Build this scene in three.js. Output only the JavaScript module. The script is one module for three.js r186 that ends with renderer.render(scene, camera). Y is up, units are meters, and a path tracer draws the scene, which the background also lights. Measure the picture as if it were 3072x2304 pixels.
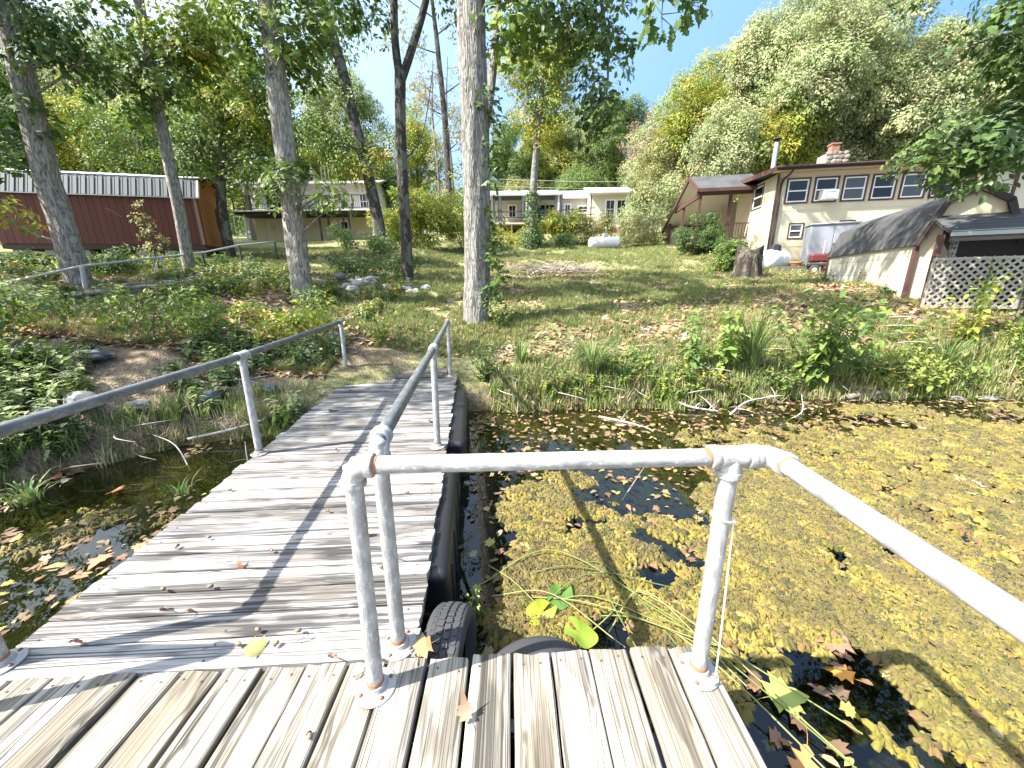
import * as THREE from 'three';
import { mergeGeometries, mergeVertices, toCreasedNormals } from 'three/addons/utils/BufferGeometryUtils.js';
import { RoundedBoxGeometry } from 'three/addons/geometries/RoundedBoxGeometry.js';

// ------------------------------------------------------------------ camera, sky, sun, exposure
const scene = new THREE.Scene();
const camera = new THREE.PerspectiveCamera(91.36, 1024 / 768, 0.05, 3000);
camera.position.set(0, 1.55, 0);
camera.rotation.set(THREE.MathUtils.degToRad(-15.4), 0, THREE.MathUtils.degToRad(-0.9), 'XYZ');
const SUN = new THREE.Vector3(-0.89, 1, 0.27).normalize();
{ // clear early-autumn sky: blue overhead, paler at the horizon, hazy and white towards the sun
  const W = 512, H = 256, d = new Float32Array(W * H * 4), v = new THREE.Vector3();
  for (let j = 0; j < H; j++) for (let i = 0; i < W; i++) {
    const up = ((j + 0.5) / H - 0.5) * Math.PI, ro = ((i + 0.5) / W - 0.5) * 2 * Math.PI; v.set(Math.cos(ro) * Math.cos(up), Math.sin(up), Math.sin(ro) * Math.cos(up));
    const t = Math.pow(Math.max(0, v.y), 0.4), ang = Math.acos(Math.min(1, Math.max(-1, v.dot(SUN)))), g = 0.7 * Math.exp(-ang / 0.3) + 0.75 * Math.exp(-Math.pow(ang / 0.95, 1.7));
    const z = [0.026, 0.112, 0.275], h = [0.165, 0.27, 0.37], k = (j * W + i) * 4;
    for (let c = 0; c < 3; c++) d[k + c] = v.y < 0 ? [0.10, 0.10, 0.085][c] : h[c] + (z[c] - h[c]) * Math.min(1, t * 1.15) + g * [1.0, 0.97, 0.9][c];
    d[k + 3] = 1;
  }
  const t = new THREE.DataTexture(d, W, H, THREE.RGBAFormat, THREE.FloatType); t.mapping = THREE.EquirectangularReflectionMapping; t.magFilter = t.minFilter = THREE.LinearFilter; t.wrapS = THREE.RepeatWrapping; t.needsUpdate = true;
  scene.background = t; scene.environment = t;
}
const sun = new THREE.DirectionalLight(new THREE.Color(1, 0.95, 0.86), 4.6);
sun.name = 'sun';
sun.position.copy(SUN).multiplyScalar(120); sun.target.position.set(2, 1, -12);
sun.position.add(sun.target.position);
sun.castShadow = true; sun.shadow.mapSize.set(4096, 4096);
Object.assign(sun.shadow.camera, { left: -50, right: 50, top: 50, bottom: -50, near: 1, far: 300 });
sun.shadow.radius = 1;
scene.add(sun, sun.target);
const renderer = new THREE.WebGLRenderer({ antialias: true });
renderer.setSize(1024, 768);
renderer.toneMapping = THREE.LinearToneMapping;
renderer.toneMappingExposure = 3.9;
renderer.shadowMap.enabled = true;

// ------------------------------------------------------------------ random numbers and noise
function rng(seed) { let a = seed >>> 0; return () => { a = (a + 0x6D2B79F5) >>> 0; let t = Math.imul(a ^ (a >>> 15), 1 | a); t = (t + Math.imul(t ^ (t >>> 7), 61 | t)) ^ t; return ((t ^ (t >>> 14)) >>> 0) / 4294967296; }; }
let rnd = rng(7);
const R = (a, b) => a + (b - a) * rnd();
const pick = (a) => a[Math.floor(rnd() * a.length) % a.length];
const clamp = (x, a = 0, b = 1) => Math.min(b, Math.max(a, x));
const sstep = (a, b, x) => { const t = clamp((x - a) / (b - a)); return t * t * (3 - 2 * t); };
const lerp = (a, b, t) => a + (b - a) * t;
const PERM = (() => { const r = rng(99), p = Float32Array.from({ length: 65536 }, () => r()); return p; })();
const h2 = (i, j) => PERM[((i * 73 + j * 15731) & 65535)];
function vn(x, y) { const i = Math.floor(x), j = Math.floor(y); let u = x - i, v = y - j; u = u * u * (3 - 2 * u); v = v * v * (3 - 2 * v); const a = h2(i, j), b = h2(i + 1, j), c = h2(i, j + 1), d = h2(i + 1, j + 1); return a + (b - a) * u + (c - a) * v + (a - b - c + d) * u * v; }
function fbm(x, y, o = 4) { let s = 0, a = 0.5, n = 0; for (let k = 0; k < o; k++) { s += a * vn(x + k * 17.3, y + k * 9.1); n += a; x *= 2.03; y *= 2.03; a *= 0.5; } return s / n; }

// ------------------------------------------------------------------ naming helpers
const used = {};
function numbered(n) { const k = used[n] = (used[n] ?? -1) + 1; return k ? n + '_' + String(k).padStart(3, '0') : n; }
function tag(o, label, category, group) { o.userData = { label, category }; if (group) o.userData.group = group; return o; }
function thing(name, label, category, pos = [0, 0, 0], ry = 0, group) { const o = new THREE.Group(); o.name = numbered(name); o.position.set(...pos); o.rotation.y = ry; tag(o, label, category, group); scene.add(o); return o; }
function part(name, geo, mat, parent, label) { const m = new THREE.Mesh(geo, mat); m.name = name; m.castShadow = m.receiveShadow = true; if (label) m.userData.label = label; parent.add(m); return m; }
function one(name, geo, mat, label, category, pos = [0, 0, 0], ry = 0, group) { const m = part(numbered(name), geo, mat, scene); m.position.set(...pos); m.rotation.y = ry; return tag(m, label, category, group); }
function struct(name, geo, mat) { const m = part(numbered(name), geo, mat, scene); m.userData.kind = 'structure'; return m; }
function copyOf(o, label, pos, ry, group) { const c = o.clone(); c.name = numbered(o.name.replace(/_\d{3}$/, '')); if (pos) c.position.set(...pos); if (ry !== undefined) c.rotation.y = ry; c.userData = { ...o.userData }; if (label) c.userData.label = label; if (group) c.userData.group = group; scene.add(c); return c; }

// ------------------------------------------------------------------ geometry helpers
const V = (x, y, z) => new THREE.Vector3(x, y, z);
const M4 = new THREE.Matrix4(), Q = new THREE.Quaternion(), EU = new THREE.Euler();
function place(g, x = 0, y = 0, z = 0, rx = 0, ry = 0, rz = 0) { M4.makeRotationFromEuler(EU.set(rx, ry, rz, 'YXZ')); M4.setPosition(x, y, z); return g.applyMatrix4(M4); }
function bx(w, h, d, x = 0, y = 0, z = 0, rx = 0, ry = 0, rz = 0) { return place(new THREE.BoxGeometry(w, h, d), x, y, z, rx, ry, rz); }
function rb(w, h, d, r, x = 0, y = 0, z = 0, rx = 0, ry = 0, rz = 0, s = 2) { return place(new RoundedBoxGeometry(w, h, d, s, r), x, y, z, rx, ry, rz); }
function cyl(r0, r1, h, x = 0, y = 0, z = 0, seg = 12, rx = 0, rz = 0) { return place(new THREE.CylinderGeometry(r1, r0, h, seg), x, y, z, rx, 0, rz); }
function merge(list) { return mergeGeometries(list.map((g) => { const h = g.index ? g.toNonIndexed() : g; for (const k of Object.keys(h.attributes)) if (!['position', 'normal', 'uv'].includes(k)) h.deleteAttribute(k); if (!h.attributes.normal) h.computeVertexNormals(); if (!h.attributes.uv) h.setAttribute('uv', new THREE.BufferAttribute(new Float32Array(h.attributes.position.count * 2), 2)); return h; })); }
function geoFrom(pos, idx, uv) { const g = new THREE.BufferGeometry(); g.setAttribute('position', new THREE.Float32BufferAttribute(pos, 3)); if (uv) g.setAttribute('uv', new THREE.Float32BufferAttribute(uv, 2)); g.setIndex(idx); g.computeVertexNormals(); return g; }
// a tapered tube along points; radius(t, angle) may be a function, a list or a number
function sweep(pts, radii, rad = 8, seg = 0, caps = true) {
  const P = pts.map((p) => (p.isVector3 ? p : V(...p)));
  const curve = P.length > 2 ? new THREE.CatmullRomCurve3(P, false, 'centripetal') : new THREE.LineCurve3(P[0], P[1]);
  const n = seg || Math.max(1, (P.length - 1) * 4), rf = typeof radii === 'function' ? radii : Array.isArray(radii) ? (t) => { const f = t * (radii.length - 1), i = Math.min(radii.length - 2, Math.floor(f)); return lerp(radii[i], radii[i + 1], f - i); } : () => radii;
  const pos = [], uv = [], idx = []; let N = null, prev = null, len = 0, T0 = null;
  for (let i = 0; i <= n; i++) {
    const t = i / n, c = curve.getPoint(t), T = curve.getTangent(t);
    if (!N) { N = Math.abs(T.y) < 0.9 ? V(0, 1, 0) : V(0, 0, 1); N.sub(T.clone().multiplyScalar(N.dot(T))).normalize(); } else { N.sub(T.clone().multiplyScalar(N.dot(T))).normalize(); }
    const B = T.clone().cross(N); if (prev) len += c.distanceTo(prev); prev = c;
    for (let j = 0; j <= rad; j++) { const a = (j / rad) * Math.PI * 2, r = rf(t, a), q = c.clone().addScaledVector(N, Math.cos(a) * r).addScaledVector(B, Math.sin(a) * r); pos.push(q.x, q.y, q.z); uv.push((a * rf(0.5, 0)), len); }
  }
  for (let i = 0; i < n; i++) for (let j = 0; j < rad; j++) { const a = i * (rad + 1) + j, b = a + rad + 1; idx.push(a, a + 1, b, b, a + 1, b + 1); }
  if (caps) for (const e of [0, n]) { const c = curve.getPoint(e / n), k = pos.length / 3; pos.push(c.x, c.y, c.z); uv.push(0, 0); for (let j = 0; j < rad; j++) { const a = e * (rad + 1) + j; e ? idx.push(k, a, a + 1) : idx.push(k, a + 1, a); } }
  const g = geoFrom(pos, idx, uv), nn = g.attributes.normal; // close the seam of normals
  for (let i = 0; i <= n; i++) { const a = i * (rad + 1), b = a + rad; const x = nn.getX(a) + nn.getX(b), y = nn.getY(a) + nn.getY(b), z = nn.getZ(a) + nn.getZ(b), l = Math.hypot(x, y, z) || 1; nn.setXYZ(a, x / l, y / l, z / l); nn.setXYZ(b, x / l, y / l, z / l); }
  return g;
}
function lumpy(r, detail, amp, seed, sx = 1, sy = 1, sz = 1) { const g = mergeVertices(new THREE.IcosahedronGeometry(r, detail).deleteAttribute('uv').deleteAttribute('normal')), p = g.attributes.position; for (let i = 0; i < p.count; i++) { const x = p.getX(i), y = p.getY(i), z = p.getZ(i), k = 1 + amp * (fbm(seed + (x + y * 0.7) * 2.2 / r, seed * 2 + (z - y * 0.6) * 2.2 / r, 3) - 0.5) * 2; p.setXYZ(i, x * k * sx, y * k * sy, z * k * sz); } const h = toCreasedNormals(g, 0.6); const q = h.attributes.position, uv = new Float32Array(q.count * 2); for (let i = 0; i < q.count; i++) { uv[2 * i] = q.getX(i) + q.getY(i) * 0.5; uv[2 * i + 1] = q.getZ(i) + q.getY(i) * 0.5; } h.setAttribute('uv', new THREE.BufferAttribute(uv, 2)); return h; }

// ------------------------------------------------------------------ textures
function tex(w, h, fn, rx, ry, srgb = false, wrap = THREE.RepeatWrapping) { const d = new Uint8Array(w * h * 4); for (let j = 0; j < h; j++) for (let i = 0; i < w; i++) { const c = fn(i / w, j / h), k = (j * w + i) * 4; d[k] = clamp(c[0]) * 255; d[k + 1] = clamp(c[1] ?? c[0]) * 255; d[k + 2] = clamp(c[2] ?? c[0]) * 255; d[k + 3] = 255; } const t = new THREE.DataTexture(d, w, h); t.wrapS = t.wrapT = wrap; t.magFilter = THREE.LinearFilter; t.minFilter = THREE.LinearMipmapLinearFilter; t.repeat.set(1 / rx, 1 / ry); if (srgb) t.colorSpace = THREE.SRGBColorSpace; t.needsUpdate = true; return t; }
const MIR = THREE.MirroredRepeatWrapping;
const mixc = (a, b, t) => [lerp(a[0], b[0], t), lerp(a[1], b[1], t), lerp(a[2], b[2], t)];
const lin = (c) => [Math.pow(clamp(c[0]), 1 / 2.2), Math.pow(clamp(c[1]), 1 / 2.2), Math.pow(clamp(c[2]), 1 / 2.2)];
const C = (r, g, b) => new THREE.Color().setRGB(r, g, b);
const std = (c, rough = 0.8, o = {}) => new THREE.MeshStandardMaterial({ color: Array.isArray(c) ? C(...c) : c, roughness: rough, ...o });
const leafy = (c, o = {}) => new THREE.MeshPhysicalMaterial({ color: Array.isArray(c) ? C(...c) : c, roughness: 0.75, transmission: 0.5, thickness: 0, side: THREE.DoubleSide, specularIntensity: 0.6, ...o });

// weathered wood: u runs along the board (2.4 m), v across (0.9 m)
function woodTextures(seed, base, light, dark, brown) {
  const W = 1280, H = 1024, hgt = new Float32Array(W * H), col = new Float32Array(W * H);
  const r = rng(seed), knots = Array.from({ length: 16 }, () => [r() * 2.4, r() * 0.9, 0.008 + r() * 0.012]);
  for (let j = 0; j < H; j++) for (let i = 0; i < W; i++) {
    const u = (i / W) * 2.4, v0 = (j / H) * 0.9; let v = v0 + 0.012 * (fbm(seed + u * 1.1, v0 * 7, 2) - 0.5) + 0.05 * (vn(seed + u * 0.5, v0 * 2) - 0.5), kn = 0;
    for (const [ku, kv, kr] of knots) { const du = (u - ku) / 2.6, dv = v0 - kv, d = Math.sqrt(du * du + dv * dv); if (d < 0.08) { v += Math.sign(dv || 1) * kr * 0.9 * Math.exp(-d * d / (kr * kr * 2.4)); if (d < kr) kn = Math.max(kn, 1 - (d / kr) ** 2); } }
    const ring = vn(seed + u * 0.7, v * 210) * 0.55 + vn(u * 1.6, v * 95 + seed) * 0.45, fine = vn(u * 14 + seed, v * 620);
    const cr = Math.abs(vn(u * 0.55 + seed * 3, v * 46) - 0.5), crack = (1 - sstep(0.0, 0.045, cr)) * sstep(0.36, 0.56, vn(u * 0.8 + 3, v0 * 14 + seed));
    const l1 = (1 - sstep(0, 0.13, Math.abs(vn(seed + u * 0.42, v * 62) - 0.5))), l2 = (1 - sstep(0, 0.16, Math.abs(vn(seed * 3 + u * 0.7, v * 128) - 0.5))), band = vn(seed + u * 0.35, v * 26);
    const k = j * W + i; hgt[k] = clamp(0.45 + 0.3 * ring + 0.2 * fine - 0.35 * l1 - 0.2 * l2 - 0.75 * crack - 0.2 * kn); col[k] = clamp(0.52 + 0.3 * band + 0.16 * (ring - 0.5) + 0.3 * (fine - 0.45) - 0.4 * l1 - 0.26 * l2 - crack * 0.9); if (kn) col[k] *= 1 - 0.55 * kn;
  }
  const at = (a, u, v) => a[Math.min(H - 1, Math.floor(v * H)) * W + Math.min(W - 1, Math.floor(u * W))];
  const map = tex(W, H, (u, v) => { const g = at(col, u, v), st = fbm(seed + u * 5, v * 9, 4), st2 = fbm(seed * 2 + u * 9, v * 22, 3); let c = mixc(dark, light, sstep(0.12, 0.78, g)); c = mixc(c, base, 0.15); c = mixc(c, brown, 0.65 * sstep(0.5, 0.72, st)); c = mixc(c, dark, 0.9 * sstep(0.52, 0.70, st2) * (0.45 + 0.55 * (1 - g))); return lin(c); }, 2.4, 0.9, true, MIR);
  const bump = tex(W, H, (u, v) => [at(hgt, u, v)], 2.4, 0.9, false, MIR);
  return { map, bumpMap: bump };
}
const woodPlat = woodTextures(11, [0.24, 0.22, 0.185], [0.37, 0.343, 0.292], [0.032, 0.028, 0.023], [0.175, 0.143, 0.10]);
const woodWalk = woodTextures(23, [0.225, 0.215, 0.21], [0.38, 0.365, 0.348], [0.027, 0.025, 0.026], [0.15, 0.125, 0.10]);
const woodMat = (w, tint = [1, 1, 1], bs = 0.004) => new THREE.MeshStandardMaterial({ color: C(...tint), map: w.map, bumpMap: w.bumpMap, bumpScale: bs, roughness: 0.9 });
const platMats = [[1, 1, 1], [0.9, 0.88, 0.84], [1.1, 1.08, 1.04], [0.96, 0.92, 0.86]].map((t) => woodMat(woodPlat, t));
const walkMats = [[1, 1, 1], [0.82, 0.82, 0.84], [1.12, 1.11, 1.09], [0.72, 0.7, 0.69], [0.94, 0.9, 0.86]].map((t) => woodMat(woodWalk, t));
const greyWood = woodMat(woodWalk, [0.75, 0.74, 0.72]), darkWood = woodMat(woodPlat, [0.3, 0.27, 0.24]);
// bark: u around, v up, 1.2 x 2 m
function barkTex(seed, lo, hi, fu, fv) {
  const f = (u, v) => { const uu = u * 1.2, vv = v * 2, w = uu + 0.03 * (fbm(seed + uu * 4, vv * 2.2, 3) - 0.5) * 2; const a = Math.abs(fbm(seed + w * fu, vv * fv, 3) - 0.5) * 4, b = fbm(w * fu * 3 + seed, vv * fv * 5, 3); return clamp(a * 0.55 + b * 0.55 - 0.08); };
  return { map: tex(512, 768, (u, v) => { const h = f(u, v), l = fbm(seed + u * 8, v * 10, 3); return lin(mixc(mixc(lo, hi, sstep(0.05, 0.75, h)), [0.3, 0.33, 0.27], 0.35 * sstep(0.55, 0.75, l))); }, 1.2, 2, true, MIR), bumpMap: tex(512, 768, (u, v) => [f(u, v)], 1.2, 2, false, MIR) };
}
const barkA = barkTex(5, [0.07, 0.062, 0.052], [0.275, 0.255, 0.228], 32, 5), barkB = barkTex(31, [0.018, 0.015, 0.012], [0.075, 0.062, 0.05], 26, 6);
const barkGrey = new THREE.MeshStandardMaterial({ map: barkA.map, bumpMap: barkA.bumpMap, bumpScale: 0.02, roughness: 0.95 });
const barkPale = new THREE.MeshStandardMaterial({ color: C(1.2, 1.17, 1.12), map: barkA.map, bumpMap: barkA.bumpMap, bumpScale: 0.012, roughness: 0.95 });
const barkDark = new THREE.MeshStandardMaterial({ map: barkB.map, bumpMap: barkB.bumpMap, bumpScale: 0.018, roughness: 0.95 });
// galvanized pipe
const galvTex = tex(512, 512, (u, v) => { const a = fbm(u * 40, v * 12, 4), b = fbm(u * 9 + 7, v * 9, 3), s = sstep(0.62, 0.75, fbm(u * 70, v * 26 + 4, 3)); const g = 0.33 + 0.20 * (a - 0.5) + 0.22 * (b - 0.5) + 0.15 * s; return lin([g, g * 1.0, g * 0.99]); }, 0.5, 0.5, true, MIR);
const galv = new THREE.MeshStandardMaterial({ map: galvTex, roughness: 0.55, metalness: 0.25, bumpMap: galvTex, bumpScale: 0.0008 });
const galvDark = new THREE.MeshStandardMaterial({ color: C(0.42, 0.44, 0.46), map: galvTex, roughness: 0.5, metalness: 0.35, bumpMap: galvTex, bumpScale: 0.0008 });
const galvCast = new THREE.MeshStandardMaterial({ color: C(1.08, 1.07, 1.05), map: galvTex, roughness: 0.6, metalness: 0.2 });
const rust = std([0.30, 0.13, 0.06], 0.9), rustBolt = std([0.22, 0.11, 0.07], 0.8, { metalness: 0.3 });
const rubber = std([0.035, 0.036, 0.04], 0.75), plasticBlack = std([0.012, 0.012, 0.014], 0.42);

// ------------------------------------------------------------------ land: one sheet from the pond bed to the far ridge
const WATER = -0.45;
const polyline = (pts) => (x) => { if (x <= pts[0][0]) return pts[0][1]; for (let i = 1; i < pts.length; i++) if (x <= pts[i][0]) { const t = (x - pts[i - 1][0]) / (pts[i][0] - pts[i - 1][0]), s = t * t * (3 - 2 * t); return lerp(pts[i - 1][1], pts[i][1], lerp(t, s, 0.5)); } return pts[pts.length - 1][1]; };
const shore0 = polyline([[-60, -14], [-22, -4], [-14, 0.6], [-8, 1.9], [-5.3, 3.1], [-4.9, 4.0], [-4.2, 4.55], [-3.1, 4.85], [-1.6, 5.55], [0, 5.78], [1.5, 5.68], [3, 5.72], [5.5, 6.08], [8.5, 5.95], [14, 5.1], [22, 4.2], [60, 2]]);
const shore = (x) => shore0(x) + 0.16 * (fbm(x * 1.9, 3.3, 3) - 0.5) * 2;
const profile = polyline([[5.4, -0.75], [5.75, -0.45], [5.95, -0.2], [6.3, -0.03], [6.8, 0.16], [7.5, 0.38], [8.5, 0.66], [10, 0.98], [13, 1.5], [17, 1.95], [20, 2.55], [28, 3.85], [36, 5.3], [41, 6.2], [60, 8.6], [100, 12], [220, 19], [900, 34]]);
function ground0(x, z) {
  const d = -z, s = d - shore(x); if (d < -45) return -1.3 + sstep(-45, -75, d) * 4;
  const fade = 1 - sstep(9, 22, d), e = d + (5.75 - shore(x)) * fade + 0;
  if (s < 0) return WATER - Math.min(0.75, 0.02 + Math.pow(-s, 0.8) * 0.3) - 0.1 * (fbm(x * 2.1, z * 2.1, 3) - 0.4) * clamp(-s * 2);
  return profile(e);
}
const ANCH = [[-0.77, -8.5, 0.66], [-5.16, -9.6, 1.24], [-11.04, -10, 1.5], [-9.8, -12, 1.9], [-13, -14, 2.45], [-17, -13, 2.5], [-11.2, -16.5, 2.7], [-6.3, -20, 3.35], [-3.44, -13, 1.53], [-4.09, -28, 4.25], [1.41, -26, 3.55], [1.8, -17, 1.8], [8.75, -8.5, 1.02], [11.2, -13.5, 1.36], [9.8, -9.0, 1.05], [12, -17, 1.85], [13, -19, 2.25], [17, -18, 2.1], [9.1, -15, 1.5], [12.9, -32, 4.4], [6.7, -28, 3.55], [-18, -36, 5.3], [4, -39, 6.0], [11, -24, 3.2], [8, -20, 2.5], [5, -12, 1.2], [10.5, -6.9, 0.85]].map(([x, z, y]) => [x, z, y - ground0(x, z), 2.2 + Math.abs(z) * 0.07]);
function ground(x, z) {
  let y = ground0(x, z), sw = 0, sd = 0;
  for (const [ax, az, dy, r] of ANCH) { const q = ((x - ax) ** 2 + (z - az) ** 2) / (r * r); if (q < 9) { const w = Math.exp(-q * 1.4); sw += w; sd += w * dy; } }
  const s = -z - shore(x); if (s > 0) y += (sd / Math.max(1, sw)) * clamp(s / 1.2); 
  return y + (s > 0 ? 0.06 * (fbm(x * 0.9, z * 0.9, 3) - 0.5) * clamp(s) + 0.035 * (fbm(x * 5, z * 5, 2) - 0.5) : 0);
}
const litterAmt = (x, z) => { const d = -z; let k = fbm(x * 0.45 + 4, z * 0.45, 3) * 1.1 - 0.35; k += 0.75 * sstep(-2.2, -5, x) * (1 - sstep(9.8, 12.5, d)) ; k += 0.45 * Math.exp(-(((x - 5) / 4.5) ** 2) - ((d - 9.3) / 2.2) ** 2); k += 0.45 * Math.exp(-(((x - 1.5) / 2.5) ** 2) - ((d - 15.5) / 2.5) ** 2); k += 0.5 * sstep(7, 9, x) * (1 - sstep(16, 20, d)); return clamp(k); };
{
  const NX = 330, NZ = 330, pos = [], col = [], uv = [], idx = [];
  const fx = (u) => 17 * u + 40 * u ** 3 + 900 * Math.sign(u) * u ** 8, fz = (t) => -10 - (16 * t + 40 * t ** 3 + 900 * Math.sign(t) * t ** 8);
  for (let j = 0; j <= NZ; j++) for (let i = 0; i <= NX; i++) {
    const x = fx((i / NX) * 2 - 1), z = fz((j / NZ) * 2 - 1), y = ground(x, z), s = -z - shore(x);
    pos.push(x, y, z); uv.push(x, z);
    let c; const n = fbm(x * 1.7, z * 1.7, 3), n2 = fbm(x * 0.6 + 9, z * 0.6, 3);
    if (s < 0.1) c = mixc([0.08, 0.064, 0.022], [0.028, 0.028, 0.012], sstep(0, 2.2, -s + n - 0.5));
    else {
      c = mixc([0.12, 0.13, 0.046], [0.27, 0.255, 0.11], sstep(0.35, 0.7, n));
      c = mixc(c, mixc([0.12, 0.086, 0.055], [0.24, 0.18, 0.12], n), sstep(0.15, 0.75, litterAmt(x, z) + (n2 - 0.5) * 0.5));
      c = mixc(c, [0.115, 0.09, 0.06], 1 - sstep(0.05, 0.5, s));
      c = mixc(c, [0.24, 0.23, 0.09], 0.7 * sstep(24, 32, -z) * sstep(0.3, 0.5, n2));
    }
    col.push(...c);
  }
  for (let j = 0; j < NZ; j++) for (let i = 0; i < NX; i++) { const a = j * (NX + 1) + i, b = a + NX + 1; idx.push(a, a + 1, b, b, a + 1, b + 1); }
  const g = geoFrom(pos, idx, uv); g.setAttribute('color', new THREE.Float32BufferAttribute(col, 3));
  const grit = tex(512, 512, (u, v) => { const a = vn(u * 160, v * 160), b = fbm(u * 30, v * 30, 4), c = vn(u * 70 + 5, v * 70); const k = 0.5 + 0.55 * (a - 0.5) + 0.6 * (b - 0.5) + (c > 0.8 ? 0.2 : 0); return lin([k * 1.02, k, k * 0.95]); }, 1.9, 1.9, true, MIR);
  struct('ground', g, new THREE.MeshStandardMaterial({ color: C(1.9, 1.9, 1.9), vertexColors: true, map: grit, bumpMap: grit, bumpScale: 0.02, roughness: 1 }));
}
// the pond: a clear sheet over the muddy bed
{
  const pos = [], idx = [], uv = [], N = 120; // follows the shoreline, runs 60 m out behind the photographer
  for (let i = 0; i <= N; i++) { const x = -60 + i, far = -(shore(x) + 0.35); for (let j = 0; j <= 30; j++) { const t = j / 30, z = lerp(far, 62, t * t); pos.push(x, WATER, z); uv.push(x, z); } }
  for (let i = 0; i < N; i++) for (let j = 0; j < 30; j++) { const a = i * 31 + j, b = a + 31; idx.push(a, a + 1, b, b, a + 1, b + 1); }
  const rip = tex(512, 512, (u, v) => [0.5 + 0.5 * (fbm(u * 9, v * 9, 3) - 0.5)], 4, 4, false, MIR);
  struct('pond_water', geoFrom(pos, idx, uv), new THREE.MeshPhysicalMaterial({ color: C(0.46, 0.50, 0.31), roughness: 0.015, transmission: 1, thickness: 0, ior: 1.5, bumpMap: rip, bumpScale: 0.002, side: THREE.DoubleSide }));
}

// ------------------------------------------------------------------ dock platform
function plank(L, W, T, seed, segs = 14) { // board along x, top at y = 0, uv in metres
  const r = rng(seed), pos = [], uv = [], idx = [], ou = r() * 2.4, ov = r() * 0.8, ch = 0.006, cup = (r() - 0.5) * 0.006, twist = (r() - 0.5) * 0.004;
  const prof = [[-W / 2, -T], [-W / 2, -ch], [-W / 2 + ch, 0], [-W / 4, 0], [0, 0], [W / 4, 0], [W / 2 - ch, 0], [W / 2, -ch], [W / 2, -T]], n = prof.length;
  const e = Array.from({ length: segs + 1 }, () => [(r() - 0.5) * 0.005, (r() - 0.5) * 0.005]);
  for (let i = 0; i <= segs; i++) { const t = i / segs, x = (t - 0.5) * L; for (let k = 0; k < n; k++) { const [z, y] = prof[k], q = z / (W / 2); const zz = z + (k < 3 ? e[i][0] : k > n - 4 ? e[i][1] : 0); const end = (i === 0 || i === segs) ? (r() - 0.5) * 0.012 : 0; const yy = y + (y > -T ? cup * (q * q - 0.4) + twist * q * (t - 0.5) * 2 + (r() - 0.5) * 0.0012 : 0); pos.push(x + end, yy, zz); uv.push(ou + x, ov + zz - (y < -ch ? 0.04 : 0)); } }
  for (let i = 0; i < segs; i++) for (let k = 0; k < n; k++) { const k2 = (k + 1) % n, a = i * n + k, b = i * n + k2, c = a + n, d = b + n; idx.push(a, c, b, b, c, d); }
  for (const i of [0, segs]) for (let k = 1; k < n - 1; k++) i ? idx.push(i * n, i * n + k, i * n + k + 1) : idx.push(0, k + 1, k);
  const g = geoFrom(pos, idx, uv); return toCreasedNormals(g, 0.7);
}
const nailGeo = new THREE.CylinderGeometry(0.0045, 0.0045, 0.003, 8), nailMat = std([0.10, 0.075, 0.06], 0.7, { metalness: 0.4 });
{
  const p = thing('dock_platform', 'weathered beige plank dock platform in the foreground with boards running away from the viewer', 'dock');
  const gaps = [-2.6, -2.42, -2.25, -2.08, -1.912, -1.735, -1.576, -1.396, -1.227, -1.057, -0.882, -0.711, -0.545, -0.371, -0.196, -0.022, 0.148, 0.318, 0.486, 0.657, 0.822];
  rnd = rng(41);
  for (let i = 0; i < gaps.length - 1; i++) {
    const w = gaps[i + 1] - gaps[i] - R(0.007, 0.017), cx = (gaps[i] + gaps[i + 1]) / 2, front = -1.232 - 0.035 * (cx + 0.375) + R(-0.008, 0.006), L = 3.4;
    const m = part('plank', plank(L, w, 0.038, 100 + i, 20), platMats[i % 4], p); m.rotation.y = Math.PI / 2 + R(-0.003, 0.003); m.position.set(cx, R(-0.003, 0.003), front + L / 2);
    for (const dz of [0.045, 0.62]) for (const dx of [-0.28, 0.27]) { const nl = part('nail', nailGeo, nailMat, m); nl.position.set(L / 2 - dz + R(-0.012, 0.012), 0.0012, dx * w + R(-0.01, 0.01)); }
  }
  for (const z of [-1.17, -0.6, 0.4, 1.6]) part('joist', bx(3.34, 0.14, 0.045, -0.89, -0.112, z + 0.03), darkWood, p);
  part('side_beam', bx(0.04, 0.14, 3.3, 0.772, -0.112, 0.52), darkWood, p);
  for (const [x, z] of [[0.55, -0.5], [-1.6, -0.4], [0.55, 1.8], [-1.6, 1.8]]) part('float', rb(1.0, 0.3, 1.1, 0.06, x - 0.35, -0.34, z + 0.2), plasticBlack, p);
}
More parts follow.
